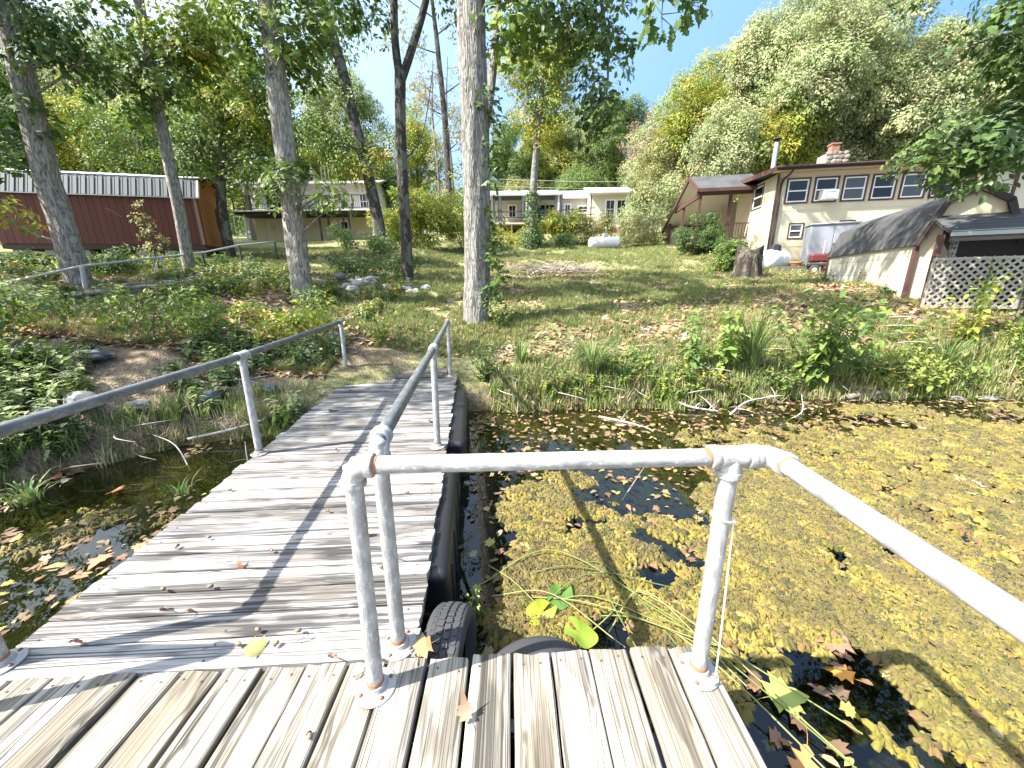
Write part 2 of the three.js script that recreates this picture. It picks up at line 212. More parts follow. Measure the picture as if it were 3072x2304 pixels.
// ------------------------------------------------------------------ walkway to the bank
const wkL = (z) => -2.231 + (z + 1.25) * 0.1035, wkR = (z) => -0.441 + (z + 1.25) * 0.1;
{
  const p = thing('walkway', 'silver grey plank walkway running from the dock platform to the bank', 'walkway');
  rnd = rng(77); let d = 1.201; let i = 0;
  while (d < 6.12) {
    const pw = R(0.142, 0.155), z = -(d + pw / 2), xl = wkL(z) + R(-0.02, 0.02), xr = wkR(z) + R(-0.015, 0.015), L = xr - xl, cx = (xl + xr) / 2;
    const m = part('plank', plank(L, pw - R(0.005, 0.013), 0.038, 300 + i, 14), pick(walkMats), p); m.rotation.y = lerp(0.042, -0.01, sstep(3.5, 6, d)) + R(-0.004, 0.004); m.position.set(cx, -0.001 + R(-0.003, 0.003), z);
    for (const dx of [-0.46, 0.0, 0.46]) for (const dz of [-0.25, 0.25]) { if (rnd() < 0.2) continue; const nl = part('nail', nailGeo, nailMat, m); nl.position.set(dx * L + R(-0.01, 0.01), 0.0012, dz * pw); }
    d += pw; i++;
  }
  const end = part('threshold_board', plank(1.55, 0.11, 0.045, 411, 10), walkMats[0], p); end.position.set(-1.93, 0.058, -6.12); end.rotation.y = 0.03;
  for (const s of [0.03, 0.5, 0.965]) { const a = V(lerp(wkL(-1.35), wkR(-1.35), s), -0.1, -1.3), b = V(lerp(wkL(-6.1), wkR(-6.1), s), -0.1, -6.1); const m = part('stringer', bx(a.distanceTo(b), 0.14, 0.045), darkWood, p); m.position.copy(a.clone().add(b).multiplyScalar(0.5)); m.rotation.y = Math.atan2(-(b.z - a.z), b.x - a.x); }
}
// black floats showing along the right side of the walkway
{
  const f = (z0, z1, label, w) => { const a = V(wkR(z0) + 0.02, -0.03, z0), b = V(wkR(z1) + 0.02, -0.03, z1), L = a.distanceTo(b); const t = thing('dock_float', label, 'dock float', [(a.x + b.x) / 2, -0.29, (a.z + b.z) / 2], Math.atan2(-(b.z - a.z), b.x - a.x)); part('shell', rb(L, 0.46, 0.62, 0.06, 0, 0.02, -0.31 + w, 0, 0, 0, 4), plasticBlack, t); for (let i = 0; i < 5; i++) part('rib', rb(0.05, 0.40, 0.02, 0.008, -L / 2 + (i + 0.5) * L / 5, 0, w - 0.004 + 0.004), plasticBlack, t); const e = part('moulded_emblem', cyl(0.07, 0.07, 0.008, 0, 0, 0, 24, Math.PI / 2), std([0.035, 0.035, 0.038], 0.5), t); e.position.set(L * 0.28, 0.03, w + 0.004); };
  f(-1.75, -3.35, 'black plastic float under the near half of the walkway, right edge showing', -0.06 + 0.16);
  f(-3.55, -5.45, 'black plastic float with round moulded emblem under the far half of the walkway', 0.16);
}
// ------------------------------------------------------------------ pipe railings
const PR = 0.030;
function pipe(name, a, b, mat, parent, r = PR, label) { return part(name, sweep([a, b], r, 20, 10), mat, parent, label); }
function elbow(parent, c, d1, d2, mat = galvCast, r = PR) { // d1, d2: unit directions away from the bend
  const s = 0.062, A = c.clone().addScaledVector(d1, s), B = c.clone().addScaledVector(d2, s), pts = []; for (let i = 0; i <= 10; i++) { const t = i / 10, m = 1 - t; pts.push(A.clone().multiplyScalar(m * m).addScaledVector(c, 2 * m * t).addScaledVector(B, t * t)); }
  const m = part('elbow', sweep(pts, (t) => r + 0.0075, 22, 20), mat, parent);
  for (const [q, d] of [[A, d1], [B, d2]]) part('collar', sweep([q.clone().addScaledVector(d, -0.014), q.clone().addScaledVector(d, -0.011), q.clone().addScaledVector(d, 0.009), q.clone().addScaledVector(d, 0.012)], [r + 0.006, r + 0.0115, r + 0.0115, r + 0.007], 22, 6), mat, m);
  return m;
}
function tee(parent, c, axis, down, mat = galvCast, r = PR) {
  const s = 0.062, m = part('tee', merge([sweep([c.clone().addScaledVector(axis, -s), c.clone().addScaledVector(axis, s)], r + 0.0075, 22, 4), sweep([c, c.clone().addScaledVector(down, s)], r + 0.0072, 22, 4)]), mat, parent);
  for (const [q, d] of [[c.clone().addScaledVector(axis, s), axis], [c.clone().addScaledVector(axis, -s), axis.clone().negate()], [c.clone().addScaledVector(down, s), down]]) part('collar', sweep([q.clone().addScaledVector(d, -0.014), q.clone().addScaledVector(d, -0.011), q.clone().addScaledVector(d, 0.009), q.clone().addScaledVector(d, 0.012)], [r + 0.006, r + 0.0115, r + 0.0115, r + 0.007], 22, 6), mat, m);
  return m;
}
function flange(parent, c, turn = 0, R0 = 0.078) {
  const f = part('flange', place(new THREE.LatheGeometry([[0.0, 0.0], [R0, 0.0], [R0 + 0.001, 0.004], [R0 - 0.004, 0.009], [0.05, 0.011], [0.043, 0.014], [0.040, 0.03], [0.037, 0.034], [0.0, 0.034]].map(([x, y]) => new THREE.Vector2(x, y)), 40), c.x, c.y, c.z), galvCast, parent);
  part('rust_ring', place(new THREE.CylinderGeometry(PR + 0.0016, PR + 0.004, 0.014, 24), c.x, c.y + 0.041, c.z), rust, f);
  for (let k = 0; k < 4; k++) { const a = turn + (k * Math.PI) / 2; part('bolt', place(new THREE.SphereGeometry(0.0085, 10, 6), c.x + Math.cos(a) * 0.06, c.y + 0.0105, c.z + Math.sin(a) * 0.06).translate(0, 0, 0), rustBolt, f); }
  return f;
}
const dirOf = (a, b) => b.clone().sub(a).normalize();
{
  const t = thing('platform_railing', 'pale galvanized pipe railing around the right corner of the dock platform', 'railing');
  const a0 = V(-0.557, 0.003, -1.117), a1 = V(-0.536, 0.966, -1.132), b0 = V(0.738, 0.003, -1.16), tc = V(0.742, 0.961, -1.163), e = V(0.885, 0.960, -1.165), f0 = V(0.888, 0.96, 1.7), g0 = V(0.885, 0.0, 1.7);
  pipe('post', a0, a1, galv, t); pipe('post', b0, tc, galv, t); pipe('post', g0.clone().setX(0.76), f0.clone().setX(0.885), galv, t);
  pipe('rail', a1, tc, galv, t); pipe('nipple', tc, e, rust, t, PR - 0.001); pipe('rail', e, f0, galv, t);
  elbow(t, a1, V(1, 0, 0), dirOf(a1, a0)); tee(t, tc, V(1, 0, 0), dirOf(tc, b0)); elbow(t, e, V(-1, 0, 0), V(0, 0, 1)); elbow(t, f0, V(0, 0, -1), V(0, -1, 0));
  pipe('rust_ring', V(-0.469, 0.966, -1.1335), V(-0.45, 0.966, -1.134), rust, t, PR + 0.001); pipe('rust_ring', V(0.665, 0.9615, -1.162), V(0.645, 0.9615, -1.162), rust, t, PR + 0.001); pipe('rust_ring', V(0.8855, 0.96, -1.095), V(0.8855, 0.96, -1.084), rust, t, PR + 0.001);
  flange(t, V(-0.557, 0.002, -1.117), 0.9); flange(t, V(0.738, 0.002, -1.16), 0.5);
}
{
  const t = thing('platform_railing', 'galvanized pipe railing at the left corner of the dock platform, mostly out of view', 'railing');
  const a0 = V(-2.13, 0.003, -1.03), a1 = V(-2.13, 0.962, -1.03), f0 = V(-3.6, 0.96, -1.03);
  pipe('post', a0, a1, galv, t); pipe('rail', a1, f0, galv, t); pipe('post', V(-3.6, 0.003 - 0.4, -1.03), f0, galv, t); elbow(t, a1, V(-1, 0, 0), V(0, -1, 0)); elbow(t, f0, V(1, 0, 0), V(0, -1, 0)); flange(t, V(-2.13, 0.004, -1.03), 0.5);
}
{ // right side of the walkway
  const t = thing('walkway_railing', 'galvanized pipe handrail on three posts along the right side of the walkway', 'railing');
  const y0 = 0.002, P = [V(-0.517, y0, -1.296), V(-0.735, y0, -3.367), V(-1.046, y0, -6.17)], T = [V(-0.505, 0.975, -1.30), V(-0.71, 0.965, -3.37), V(-1.035, 0.925, -6.2)];
  for (let k = 0; k < 3; k++) { pipe('post', P[k], T[k], galv, t); flange(t, P[k].clone().setY(y0), 0.4 + k, 0.075); }
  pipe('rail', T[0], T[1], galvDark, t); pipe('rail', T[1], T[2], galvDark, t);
  elbow(t, T[0], dirOf(T[0], T[1]), dirOf(T[0], P[0])); tee(t, T[1], dirOf(T[0], T[2]), dirOf(T[1], P[1])); elbow(t, T[2], dirOf(T[2], T[1]), dirOf(T[2], P[2]));
}
{ // left side of the walkway
  const t = thing('walkway_railing', 'galvanized pipe handrail on three posts along the left side of the walkway', 'railing');
  const y0 = 0.002, P = [V(-2.2, y0, -1.235), V(-2.412, y0, -3.275), V(-2.79, y0, -6.15)], T = [V(-2.175, 0.965, -1.23), V(-2.388, 0.945, -3.277), V(-2.788, 0.945, -6.2)];
  for (let k = 0; k < 3; k++) { pipe('post', P[k], T[k], galv, t); flange(t, P[k].clone().setY(y0), 0.2 + k, 0.075); }
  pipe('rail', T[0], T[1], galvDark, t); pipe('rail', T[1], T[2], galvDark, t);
  elbow(t, T[0], dirOf(T[0], T[1]), dirOf(T[0], P[0])); tee(t, T[1], dirOf(T[0], T[2]), dirOf(T[1], P[1])); elbow(t, T[2], dirOf(T[2], T[1]), dirOf(T[2], P[2]));
}
{ // cord tied round the right post, pulled down to the flange
  const t = thing('cord', 'thin white cord tied round the right front railing post and hanging beside it', 'cord'), m = std([0.72, 0.69, 0.6], 0.95);
  const loop = []; for (let i = 0; i <= 24; i++) { const a = (i / 24) * Math.PI * 2; loop.push(V(0.740 + Math.cos(a) * 0.0335, 0.728 - Math.cos(a) * 0.008, -1.161 + Math.sin(a) * 0.0335)); }
  part('loop', sweep(loop, 0.0032, 6, 48), m, t); part('knot', lumpy(0.0085, 1, 0.3, 4).translate(0.775, 0.717, -1.148), m, t);
  part('hanging_line', sweep([[0.776, 0.715, -1.147], [0.779, 0.5, -1.136], [0.781, 0.25, -1.122], [0.776, 0.06, -1.105], [0.768, 0.016, -1.095]], 0.0031, 6, 24), m, t);
}
// ------------------------------------------------------------------ tyres used as bumpers
function tyre(name, label, pos, rot, rOut, wid, tread) {
  const t = thing(name, label, 'tyre', pos); t.rotation.set(...rot, 'YXZ'); const rIn = rOut * 0.56, hw = wid / 2;
  const prof = [[rIn, -hw * 0.55], [rIn + 0.02, -hw * 0.72], [rOut * 0.78, -hw * 1.02], [rOut * 0.93, -hw * 0.98], [rOut * 0.985, -hw * 0.82], [rOut, -hw * 0.4], [rOut, hw * 0.4], [rOut * 0.985, hw * 0.82], [rOut * 0.93, hw * 0.98], [rOut * 0.78, hw * 1.02], [rIn + 0.02, hw * 0.72], [rIn, hw * 0.55], [rIn + 0.012, hw * 0.5], [rOut * 0.8, hw * 0.8], [rOut * 0.93, 0], [rOut * 0.8, -hw * 0.8], [rIn + 0.012, -hw * 0.5], [rIn, -hw * 0.55]];
  part('carcass', new THREE.LatheGeometry(prof.map(([x, y]) => new THREE.Vector2(x, y)), 72), rubber, t);
  if (tread) { const n = 46; const blk = rb((rOut * 2 * Math.PI / n) * 0.84, wid * 0.155, 0.012, 0.003); for (let row = 0; row < 4; row++) for (let k = 0; k < n; k++) { const a = ((k + (row % 2) * 0.5) / n) * Math.PI * 2; const m = part('tread_block', blk, rubber, t); const rr = rOut + (row === 0 || row === 3 ? -0.004 : 0.002); m.position.set(Math.sin(a) * rr, (row - 1.5) * wid * 0.19, Math.cos(a) * rr); m.rotation.set(0, a, (row % 2 ? 1 : -1) * 0.16, 'YXZ'); } }
  else { for (let k = 0; k < 60; k++) { const a = (k / 60) * Math.PI * 2; for (const s of [-1, 1]) { const m = part('sipe', bx(0.004, wid * 0.1, 0.004), std([0.012, 0.012, 0.012], 0.9), t); m.position.set(Math.sin(a) * rOut * 0.975, s * hw * 0.8, Math.cos(a) * rOut * 0.975); m.rotation.set(0, a, s * 0.5, 'YXZ'); if (k % 2) break; } } for (const rr of [0.86, 0.72]) part('sidewall_ring', place(new THREE.TorusGeometry(rOut * rr, 0.004, 6, 64), 0, hw * (rr > 0.8 ? 1.005 : 0.93), 0, Math.PI / 2), rubber, t); }
  return t;
}
tyre('bumper_tyre', 'upright black tyre with blocky tread wedged beside the walkway corner', [-0.335, -0.30, -1.42], [Math.PI / 2, 0, Math.PI / 2 + 0.08], 0.28, 0.19, true);
tyre('bumper_tyre', 'smooth worn black tyre leaning under the front edge of the platform', [0.115, -0.36, -1.20], [1.12, 0, 0], 0.335, 0.2, false);

// ------------------------------------------------------------------ leaves and sprays
function leafGeo(kind, L, curl = 0.15) { // flat leaf in xz, base at origin, tip at +x, slightly folded and drooping
  const S = { oval: [[0, 0], [0.18, 0.16], [0.45, 0.26], [0.75, 0.17], [1, 0]], oak: [[0, 0.02], [0.15, 0.14], [0.27, 0.08], [0.38, 0.28], [0.5, 0.12], [0.62, 0.32], [0.74, 0.15], [0.86, 0.18], [1, 0]], lance: [[0, 0], [0.3, 0.13], [0.65, 0.11], [1, 0]], maple: [[0, 0.02], [0.02, 0.2], [-0.04, 0.38], [0.2, 0.26], [0.3, 0.56], [0.44, 0.36], [0.56, 0.42], [0.58, 0.2], [0.75, 0.16], [1, 0]] }[kind];
  const pos = [], idx = [], uv = [], n = S.length;
  const up = (x, w) => [x * L, (-curl * x * x + 0.35 * w * (kind === 'maple' ? 0.3 : 1)) * L, w * L];
  for (const [x, w] of S) { pos.push(...up(x, 0), ...up(x, w), ...up(x, -w).map((q, i) => (i === 1 ? (-curl * x * x + 0.35 * w * (kind === 'maple' ? 0.3 : 1)) * L : q))); uv.push(x, 0.5, x, 0.5 + w, x, 0.5 - w); }
  for (let i = 0; i < n - 1; i++) { const a = i * 3, b = a + 3; idx.push(a, a + 1, b, a + 1, b + 1, b, a, b, a + 2, a + 2, b, b + 2); }
  return geoFrom(pos, idx, uv);
}
function spray(kind, n, L, rad, seed, flat = 0.6, twig = true) {
  rnd = rng(seed); const out = [], base = leafGeo(kind, L, 0.2);
  for (let i = 0; i < n; i++) { const g = base.clone(), a = R(0, 6.283), e = R(-0.5, 0.5), r = rad * Math.cbrt(R(0.05, 1)), s = R(0.65, 1.2); g.scale(s, s, s); g.rotateX(R(-0.6, 0.6)); g.rotateZ(R(-0.75, 0.25)); g.rotateY(a + R(-0.7, 0.7)); g.translate(Math.cos(a) * r * Math.cos(e), Math.sin(e) * r * flat * 2 + R(-0.1, 0.1) * rad, -Math.sin(a) * r * Math.cos(e)); out.push(g); }
  if (twig) for (let i = 0; i < 3; i++) { const a = R(0, 6.28); out.push(sweep([[0, -0.1 * rad, 0], [Math.cos(a) * rad * 0.9, R(-0.2, 0.4) * rad, Math.sin(a) * rad * 0.9]], [0.006, 0.002], 3, 1, false)); }
  return merge(out);
}
const SPR = {
  near: [0, 1, 2].map((k) => spray(['oak', 'maple', 'oval'][k], 20, 0.135, 0.27, 500 + k)),
  mid: [0, 1, 2].map((k) => spray(['oval', 'oak', 'oval'][k], 24, 0.15, 0.36, 510 + k)),
  far: [0, 1, 2].map((k) => spray(['oval', 'oak', 'oval'][k], 46, 0.16, 0.56, 520 + k, 0.6, false)),
  bush: [0, 1].map((k) => spray('oval', 22, 0.085, 0.17, 530 + k)),
  willow: [0, 1].map((k) => spray('lance', 26, 0.2, 0.3, 540 + k)),
};
const AREA = { near: 20 * 0.135 ** 2 * 0.26, mid: 24 * 0.15 ** 2 * 0.26, far: 46 * 0.16 ** 2 * 0.26, bush: 22 * 0.085 ** 2 * 0.26, willow: 26 * 0.2 ** 2 * 0.14 };
const leafMat = leafy([1, 1, 1]);
const GREENS = { deep: [[0.06, 0.12, 0.02], [0.08, 0.15, 0.024], [0.10, 0.17, 0.026]], green: [[0.12, 0.20, 0.024], [0.16, 0.245, 0.032], [0.22, 0.29, 0.036], [0.085, 0.15, 0.02]], yellow: [[0.27, 0.34, 0.03], [0.36, 0.38, 0.035], [0.18, 0.27, 0.028], [0.42, 0.34, 0.035]], pale: [[0.34, 0.41, 0.18], [0.41, 0.45, 0.21], [0.25, 0.32, 0.12], [0.43, 0.40, 0.21]], olive: [[0.32, 0.33, 0.11], [0.25, 0.28, 0.09], [0.40, 0.36, 0.15]], brown: [[0.40, 0.30, 0.19], [0.45, 0.35, 0.22], [0.32, 0.28, 0.17]] };
function crown(parent, blobs, kind, col, lai = 2.4, seed = 1, name = 'crown') {
  rnd = rng(seed); const geos = SPR[kind], list = geos.map(() => []), cg = new THREE.Group(); cg.name = name; cg.userData.kind = 'stuff'; parent.add(cg);
  for (const [x, y, z, r, cc] of blobs) {
    const n = Math.max(2, Math.round((lai * Math.PI * r * r) / AREA[kind]));
    for (let i = 0; i < n; i++) { let dx, dy, dz, q; do { dx = R(-1, 1); dy = R(-1, 1); dz = R(-1, 1); q = dx * dx + dy * dy + dz * dz; } while (q > 1 || q < 0.02); const l = Math.sqrt(q), f = (l < 0.55 ? 0.55 + 0.45 * rnd() : l) / l; dx *= f; dy *= f * 0.85; dz *= f; if (fbm((x + dx * r) * 1.3 / Math.max(0.5, r * 0.5) + 9, (y + dy * r + z + dz * r) * 1.3 / Math.max(0.5, r * 0.5), 2) < 0.36) continue; list[i % geos.length].push([x + dx * r, y + dy * r, z + dz * r, cc || col, dx, dy, dz]); }
  }
  geos.forEach((g, k) => { const L = list[k]; if (!L.length) return; const im = new THREE.InstancedMesh(g, leafMat, L.length), c = new THREE.Color(); im.name = 'leaf_clusters'; im.userData.kind = 'stuff'; im.castShadow = im.receiveShadow = true;
    L.forEach(([x, y, z, cc, dx, dy, dz], i) => { const s = R(0.75, 1.25); // sprays turn their upper side outwards, to the light
      const upv = V(dx * 0.95 + R(-0.25, 0.25), 0.62 + 0.3 * dy, dz * 0.95 + R(-0.25, 0.25)).normalize(); M4.compose(V(x, y, z), Q.setFromUnitVectors(V(0, 1, 0), upv).multiply(new THREE.Quaternion().setFromAxisAngle(V(0, 1, 0), R(0, 6.283))), V(s, s, s)); im.setMatrixAt(i, M4); const b = pick(GREENS[cc]), t = R(0.75, 1.25) * (0.85 + 0.3 * fbm(x * 0.8, y * 0.8 + z, 2)); im.setColorAt(i, c.setRGB(b[0] * t, b[1] * t, b[2] * t)); });
    cg.add(im); });
}
// trunk through given points (world), limbs out to the crown's clumps
function tree(o) {
  const { label, pts, rad, mat = barkGrey, blobs = [], kind = 'mid', col = 'green', seed = 1, lai, group, name = 'tree', forks = [], limbs = true, nr = 14, flare = 0.5, more = [], furrow = 0 } = o;
  const b0 = V(...pts[0]); const t = thing(name, label, 'tree', [b0.x, b0.y, b0.z], 0, group); rnd = rng(seed);
  const rel = (p) => V(p[0] - b0.x, p[1] - b0.y, p[2] - b0.z), P = pts.map(rel), base = P[0].clone(); base.y -= 0.35; const path = [base, ...P]; const H = P[P.length - 1].y;
  const rf = (tt, a) => { const f = tt * (rad.length - 1), i = Math.min(rad.length - 2, Math.floor(f)), r = lerp(rad[i], rad[i + 1], f - i); const y = tt * H; return r * (1 + flare * Math.exp(-y / (rad[0] * 1.6)) * (0.75 + 0.5 * Math.pow(Math.abs(Math.sin(a * 2.5 + seed)), 2)) + 0.05 * Math.sin(a * 3 + y * 1.3 + seed) + 0.03 * Math.sin(a * 7 - y * 3)) + furrow * (Math.abs(fbm(Math.cos(a) * 5 + seed + Math.sin(a) * 4, y * 1.1 + Math.sin(a) * 5, 3) - 0.5) * 2 - 0.25); };
  part('trunk', sweep(path, rf, furrow ? 56 : nr, furrow ? 110 : Math.max(12, Math.round(H * 2.5)), false), mat, t);
  const curve = new THREE.CatmullRomCurve3(path, false, 'centripetal');
  for (const f of forks) part('limb', sweep(f.pts.map(rel), f.rad, 10, 14), mat, t);
  if (limbs) for (const bl of blobs) { const c = rel(bl); let best = 0, bd = 1e9; for (let k = 4; k <= 20; k++) { const p = curve.getPoint(k / 20); const d = Math.abs(p.y - (c.y - 0.6 * Math.hypot(c.x - p.x, c.z - p.z))); if (d < bd) { bd = d; best = k; } } const p = curve.getPoint(best / 20), mid = p.clone().lerp(c, 0.55); mid.y -= 0.12 * p.distanceTo(c) * R(-0.2, 1); const r0 = Math.min(rad[rad.length - 1] * 0.9, 0.02 + 0.022 * bl[3] * 1.2); part('limb', sweep([p, mid, c, c.clone().add(V(R(-0.4, 0.4) * bl[3], R(0.1, 0.5) * bl[3], R(-0.4, 0.4) * bl[3]))], [r0, r0 * 0.7, r0 * 0.4, 0.004], 6, 9, false), mat, t); }
  crown(t, blobs.concat(more).map((b) => [b[0] - b0.x, b[1] - b0.y, b[2] - b0.z, b[3], b[4]]), kind, col, lai, seed + 900);
  return t;
}
function autoBlobs(c, rx, ry, n, k, seed) { rnd = rng(seed); const out = []; for (let i = 0; i < n; i++) { let x, y, z, q; do { x = R(-1, 1); y = R(-1, 1); z = R(-1, 1); q = x * x + y * y + z * z; } while (q > 1); const f = Math.pow(q, -0.18); out.push([c[0] + x * f * rx * 0.85, c[1] + y * f * ry * 0.85, c[2] + z * f * rx * 0.85, Math.max(0.5, rx * k * R(0.7, 1.2))]); } for (let i = 0; i < n * 0.7; i++) { const a = R(0, 6.283), e = R(-0.5, 1.4), q = R(0.98, 1.14); out.push([c[0] + Math.cos(a) * Math.cos(e) * rx * q, c[1] + Math.sin(e) * ry * q, c[2] + Math.sin(a) * Math.cos(e) * rx * q, Math.max(0.35, rx * k * R(0.25, 0.5))]); } return out; }

// ------------------------------------------------------------------ the trees of the lawn and the bank
tree({ label: 'large grey furrowed trunk standing on the bank right behind the end of the walkway', pts: [[-0.77, 0.62, -8.5], [-0.70, 2.2, -8.5], [-0.65, 4.6, -8.5], [-0.63, 6.6, -8.5], [-0.5, 9, -8.6], [-0.4, 12, -8.6]], rad: [0.30, 0.285, 0.27, 0.265, 0.25, 0.22, 0.16], mat: barkGrey, furrow: 0.02, flare: 0.7, limbs: false, kind: 'near', col: 'green', seed: 3, lai: 1.7,
  blobs: [[-0.03, 6.26, -8.60, 0.64], [0.51, 6.65, -9.00, 0.78], [1.26, 6.69, -9.50, 0.82], [1.98, 6.76, -9.50, 0.70], [2.21, 6.12, -9.50, 0.53], [2.00, 5.32, -9.30, 0.57, 'deep'], [1.63, 6.03, -9.30, 0.48], [2.25, 4.86, -9.20, 0.36, 'deep'], [1.86, 4.69, -9.20, 0.27, 'deep'], [0.73, 6.37, -9.40, 0.52]],
  more: [...autoBlobs([-0.3, 11.2, -8.6], 3.4, 2.4, 10, 0.3, 5), ...Array.from({ length: 16 }, (_, i) => [-0.39 + 0.03 * Math.sin(i * 2.3), 0.85 + i * 0.27, -8.47, 0.11, 'deep'])], forks: [{ pts: [[-0.62, 3.9, -8.62], [-0.42, 4.9, -8.95], [-0.3, 5.8, -9.3], [-0.1, 7.6, -9.6]], rad: [0.11, 0.1, 0.09, 0.06] }, { pts: [[-0.45, 9.0, -8.6], [0.6, 9.2, -8.9], [1.6, 8.0, -9.4], [2.1, 6.4, -9.5], [2.1, 5.2, -9.3], [1.95, 4.7, -9.2]], rad: [0.1, 0.07, 0.045, 0.03, 0.015, 0.005] }, { pts: [[-0.5, 8.4, -8.6], [0.2, 8.3, -8.8], [0.8, 7.2, -9.0], [1.5, 6.2, -9.3]], rad: [0.08, 0.05, 0.03, 0.006] }] });
tree({ label: 'pale shaggy trunk with a tuft of leafy shoots half way up', pts: [[-5.16, 1.2, -9.6], [-5.1, 3.0, -9.6], [-5.05, 4.6, -9.6], [-4.97, 6.2, -9.6], [-4.85, 8.5, -9.6], [-4.8, 11, -9.7]], rad: [0.25, 0.24, 0.225, 0.21, 0.19, 0.16, 0.1], mat: barkPale, furrow: 0.016, kind: 'near', col: 'green', seed: 8, lai: 1.6,
  blobs: [[-4.80, 6.75, -9.60, 1.07], [-3.99, 6.97, -9.60, 0.71], [-5.46, 6.83, -9.60, 0.71], [-4.76, 6.64, -10.20, 0.63], [-4.86, 3.78, -9.40, 0.5], [-4.32, 3.48, -9.50, 0.42], [-5.40, 3.5, -9.50, 0.34], [-4.69, 3.2, -9.25, 0.25], [-4.9, 3.6, -9.25, 0.45, 'pale'], [-4.5, 3.75, -9.3, 0.42, 'pale'], [-4.2, 3.6, -9.4, 0.35, 'yellow'], [-5.1, 3.9, -9.3, 0.38], [-4.7, 3.45, -9.2, 0.3, 'pale'], [-4.0, 3.35, -9.5, 0.3]], more: autoBlobs([-4.6, 10.4, -9.6], 2.8, 2.0, 9, 0.32, 9) });
tree({ label: 'stout grey trunk at the far left, in front of the red barn', pts: [[-11.04, 1.45, -10], [-11.01, 2.9, -10], [-11.04, 4.1, -10], [-10.9, 5.9, -10], [-10.69, 7.5, -10], [-10.3, 10, -10]], rad: [0.275, 0.255, 0.24, 0.23, 0.22, 0.2, 0.13], mat: barkPale, furrow: 0.012, kind: 'near', col: 'deep', seed: 13, lai: 1.3,
  blobs: [[-10.12, 6.52, -10.00, 0.74], [-10.88, 5.37, -10.00, 0.5], [-9.54, 7.02, -10.00, 0.74], [-11.60, 4.43, -10.00, 0.55], [-9.32, 6.60, -10.00, 0.62], [-11.60, 5.01, -10.00, 0.56], [-12.32, 3.23, -10.00, 0.49, 'yellow'], [-10.39, 7.20, -10.00, 0.74]], more: autoBlobs([-10.4, 10.6, -9.6], 3.2, 2.0, 7, 0.3, 14) });
tree({ label: 'slim leaning trunk crossing the middle of the red barn wall', pts: [[-9.8, 1.85, -12], [-9.67, 4.1, -12], [-9.62, 6.1, -12], [-9.56, 7.7, -12], [-9.4, 9.5, -12], [-9.2, 12, -12]], rad: [0.17, 0.158, 0.147, 0.138, 0.125, 0.1, 0.07], mat: barkPale, kind: 'near', col: 'green', seed: 17, lai: 1.7,
  blobs: [[-10.51, 7.18, -12.00, 0.81], [-9.49, 7.27, -12.00, 0.89], [-8.47, 7.88, -12.00, 0.89, 'yellow'], [-9.01, 6.74, -12.00, 0.96], [-10.13, 6.32, -12.00, 0.62], [-8.28, 7.15, -12.00, 0.74], [-10.21, 8.20, -12.00, 0.89], [-7.68, 8.17, -12.00, 0.89, 'yellow']], more: autoBlobs([-9.2, 11, -12], 2.4, 1.8, 5, 0.33, 18) });
tree({ label: 'dark curving trunk on the lawn between the two-storey house and the brown thin trunk', pts: [[-6.34, 3.3, -20], [-6.68, 6.1, -20], [-6.99, 8.1, -20], [-7.44, 11.1, -20], [-7.94, 13.3, -20], [-8.2, 16, -20]], rad: [0.30, 0.28, 0.26, 0.24, 0.22, 0.18, 0.1], mat: barkDark, kind: 'mid', col: 'green', seed: 21, lai: 1.7,
  blobs: [[-7.72, 7.49, -20.00, 1.23], [-6.61, 6.69, -20.00, 1.11, 'yellow'], [-8.61, 8.08, -20.00, 1.11], [-7.03, 9.46, -20.00, 0.99], [-8.42, 10.82, -20.00, 1.23], [-9.42, 9.12, -20.00, 1.11], [-5.53, 7.46, -20.00, 0.86, 'yellow'], [-7.58, 12.34, -20.00, 1.48]] });
tree({ label: 'thin dark trunk that forks into two high up, beside the pale stones', pts: [[-3.44, 1.5, -13], [-3.36, 3.2, -13], [-3.3, 5.0, -13], [-3.22, 6.3, -13], [-3.14, 7.4, -13]], rad: [0.195, 0.185, 0.175, 0.165, 0.155, 0.16], mat: barkDark, kind: 'near', col: 'deep', seed: 25, lai: 1.2, limbs: false,
  forks: [{ pts: [[-3.15, 7.3, -13], [-3.2, 8.2, -13], [-3.13, 9.3, -13], [-3.0, 11.5, -13]], rad: [0.125, 0.11, 0.1, 0.07] }, { pts: [[-3.12, 7.25, -13], [-2.75, 8.0, -13], [-2.2, 9.3, -13], [-1.7, 11.4, -13]], rad: [0.125, 0.115, 0.1, 0.07] }, { pts: [[-1.7, 11.3, -13], [-0.6, 13.2, -13.5], [1.2, 15.2, -14.3], [3.4, 16.8, -15]], rad: [0.09, 0.08, 0.06, 0.02] }, { pts: [[-3.3, 5.2, -13], [-3.0, 5.35, -13], [-2.6, 5.9, -13], [-2.2, 7.6, -13.2]], rad: [0.03, 0.025, 0.018, 0.008] }],
  blobs: [[-3.98, 8.9, -13.00, 0.8], [-4.60, 8.99, -13.00, 0.72], [-1.75, 9.1, -13.00, 0.48]], more: [...autoBlobs([-2.6, 11.6, -13], 2.4, 1.6, 6, 0.3, 26), ...autoBlobs([3.0, 16.6, -15], 3.4, 2.0, 8, 0.26, 27)] });
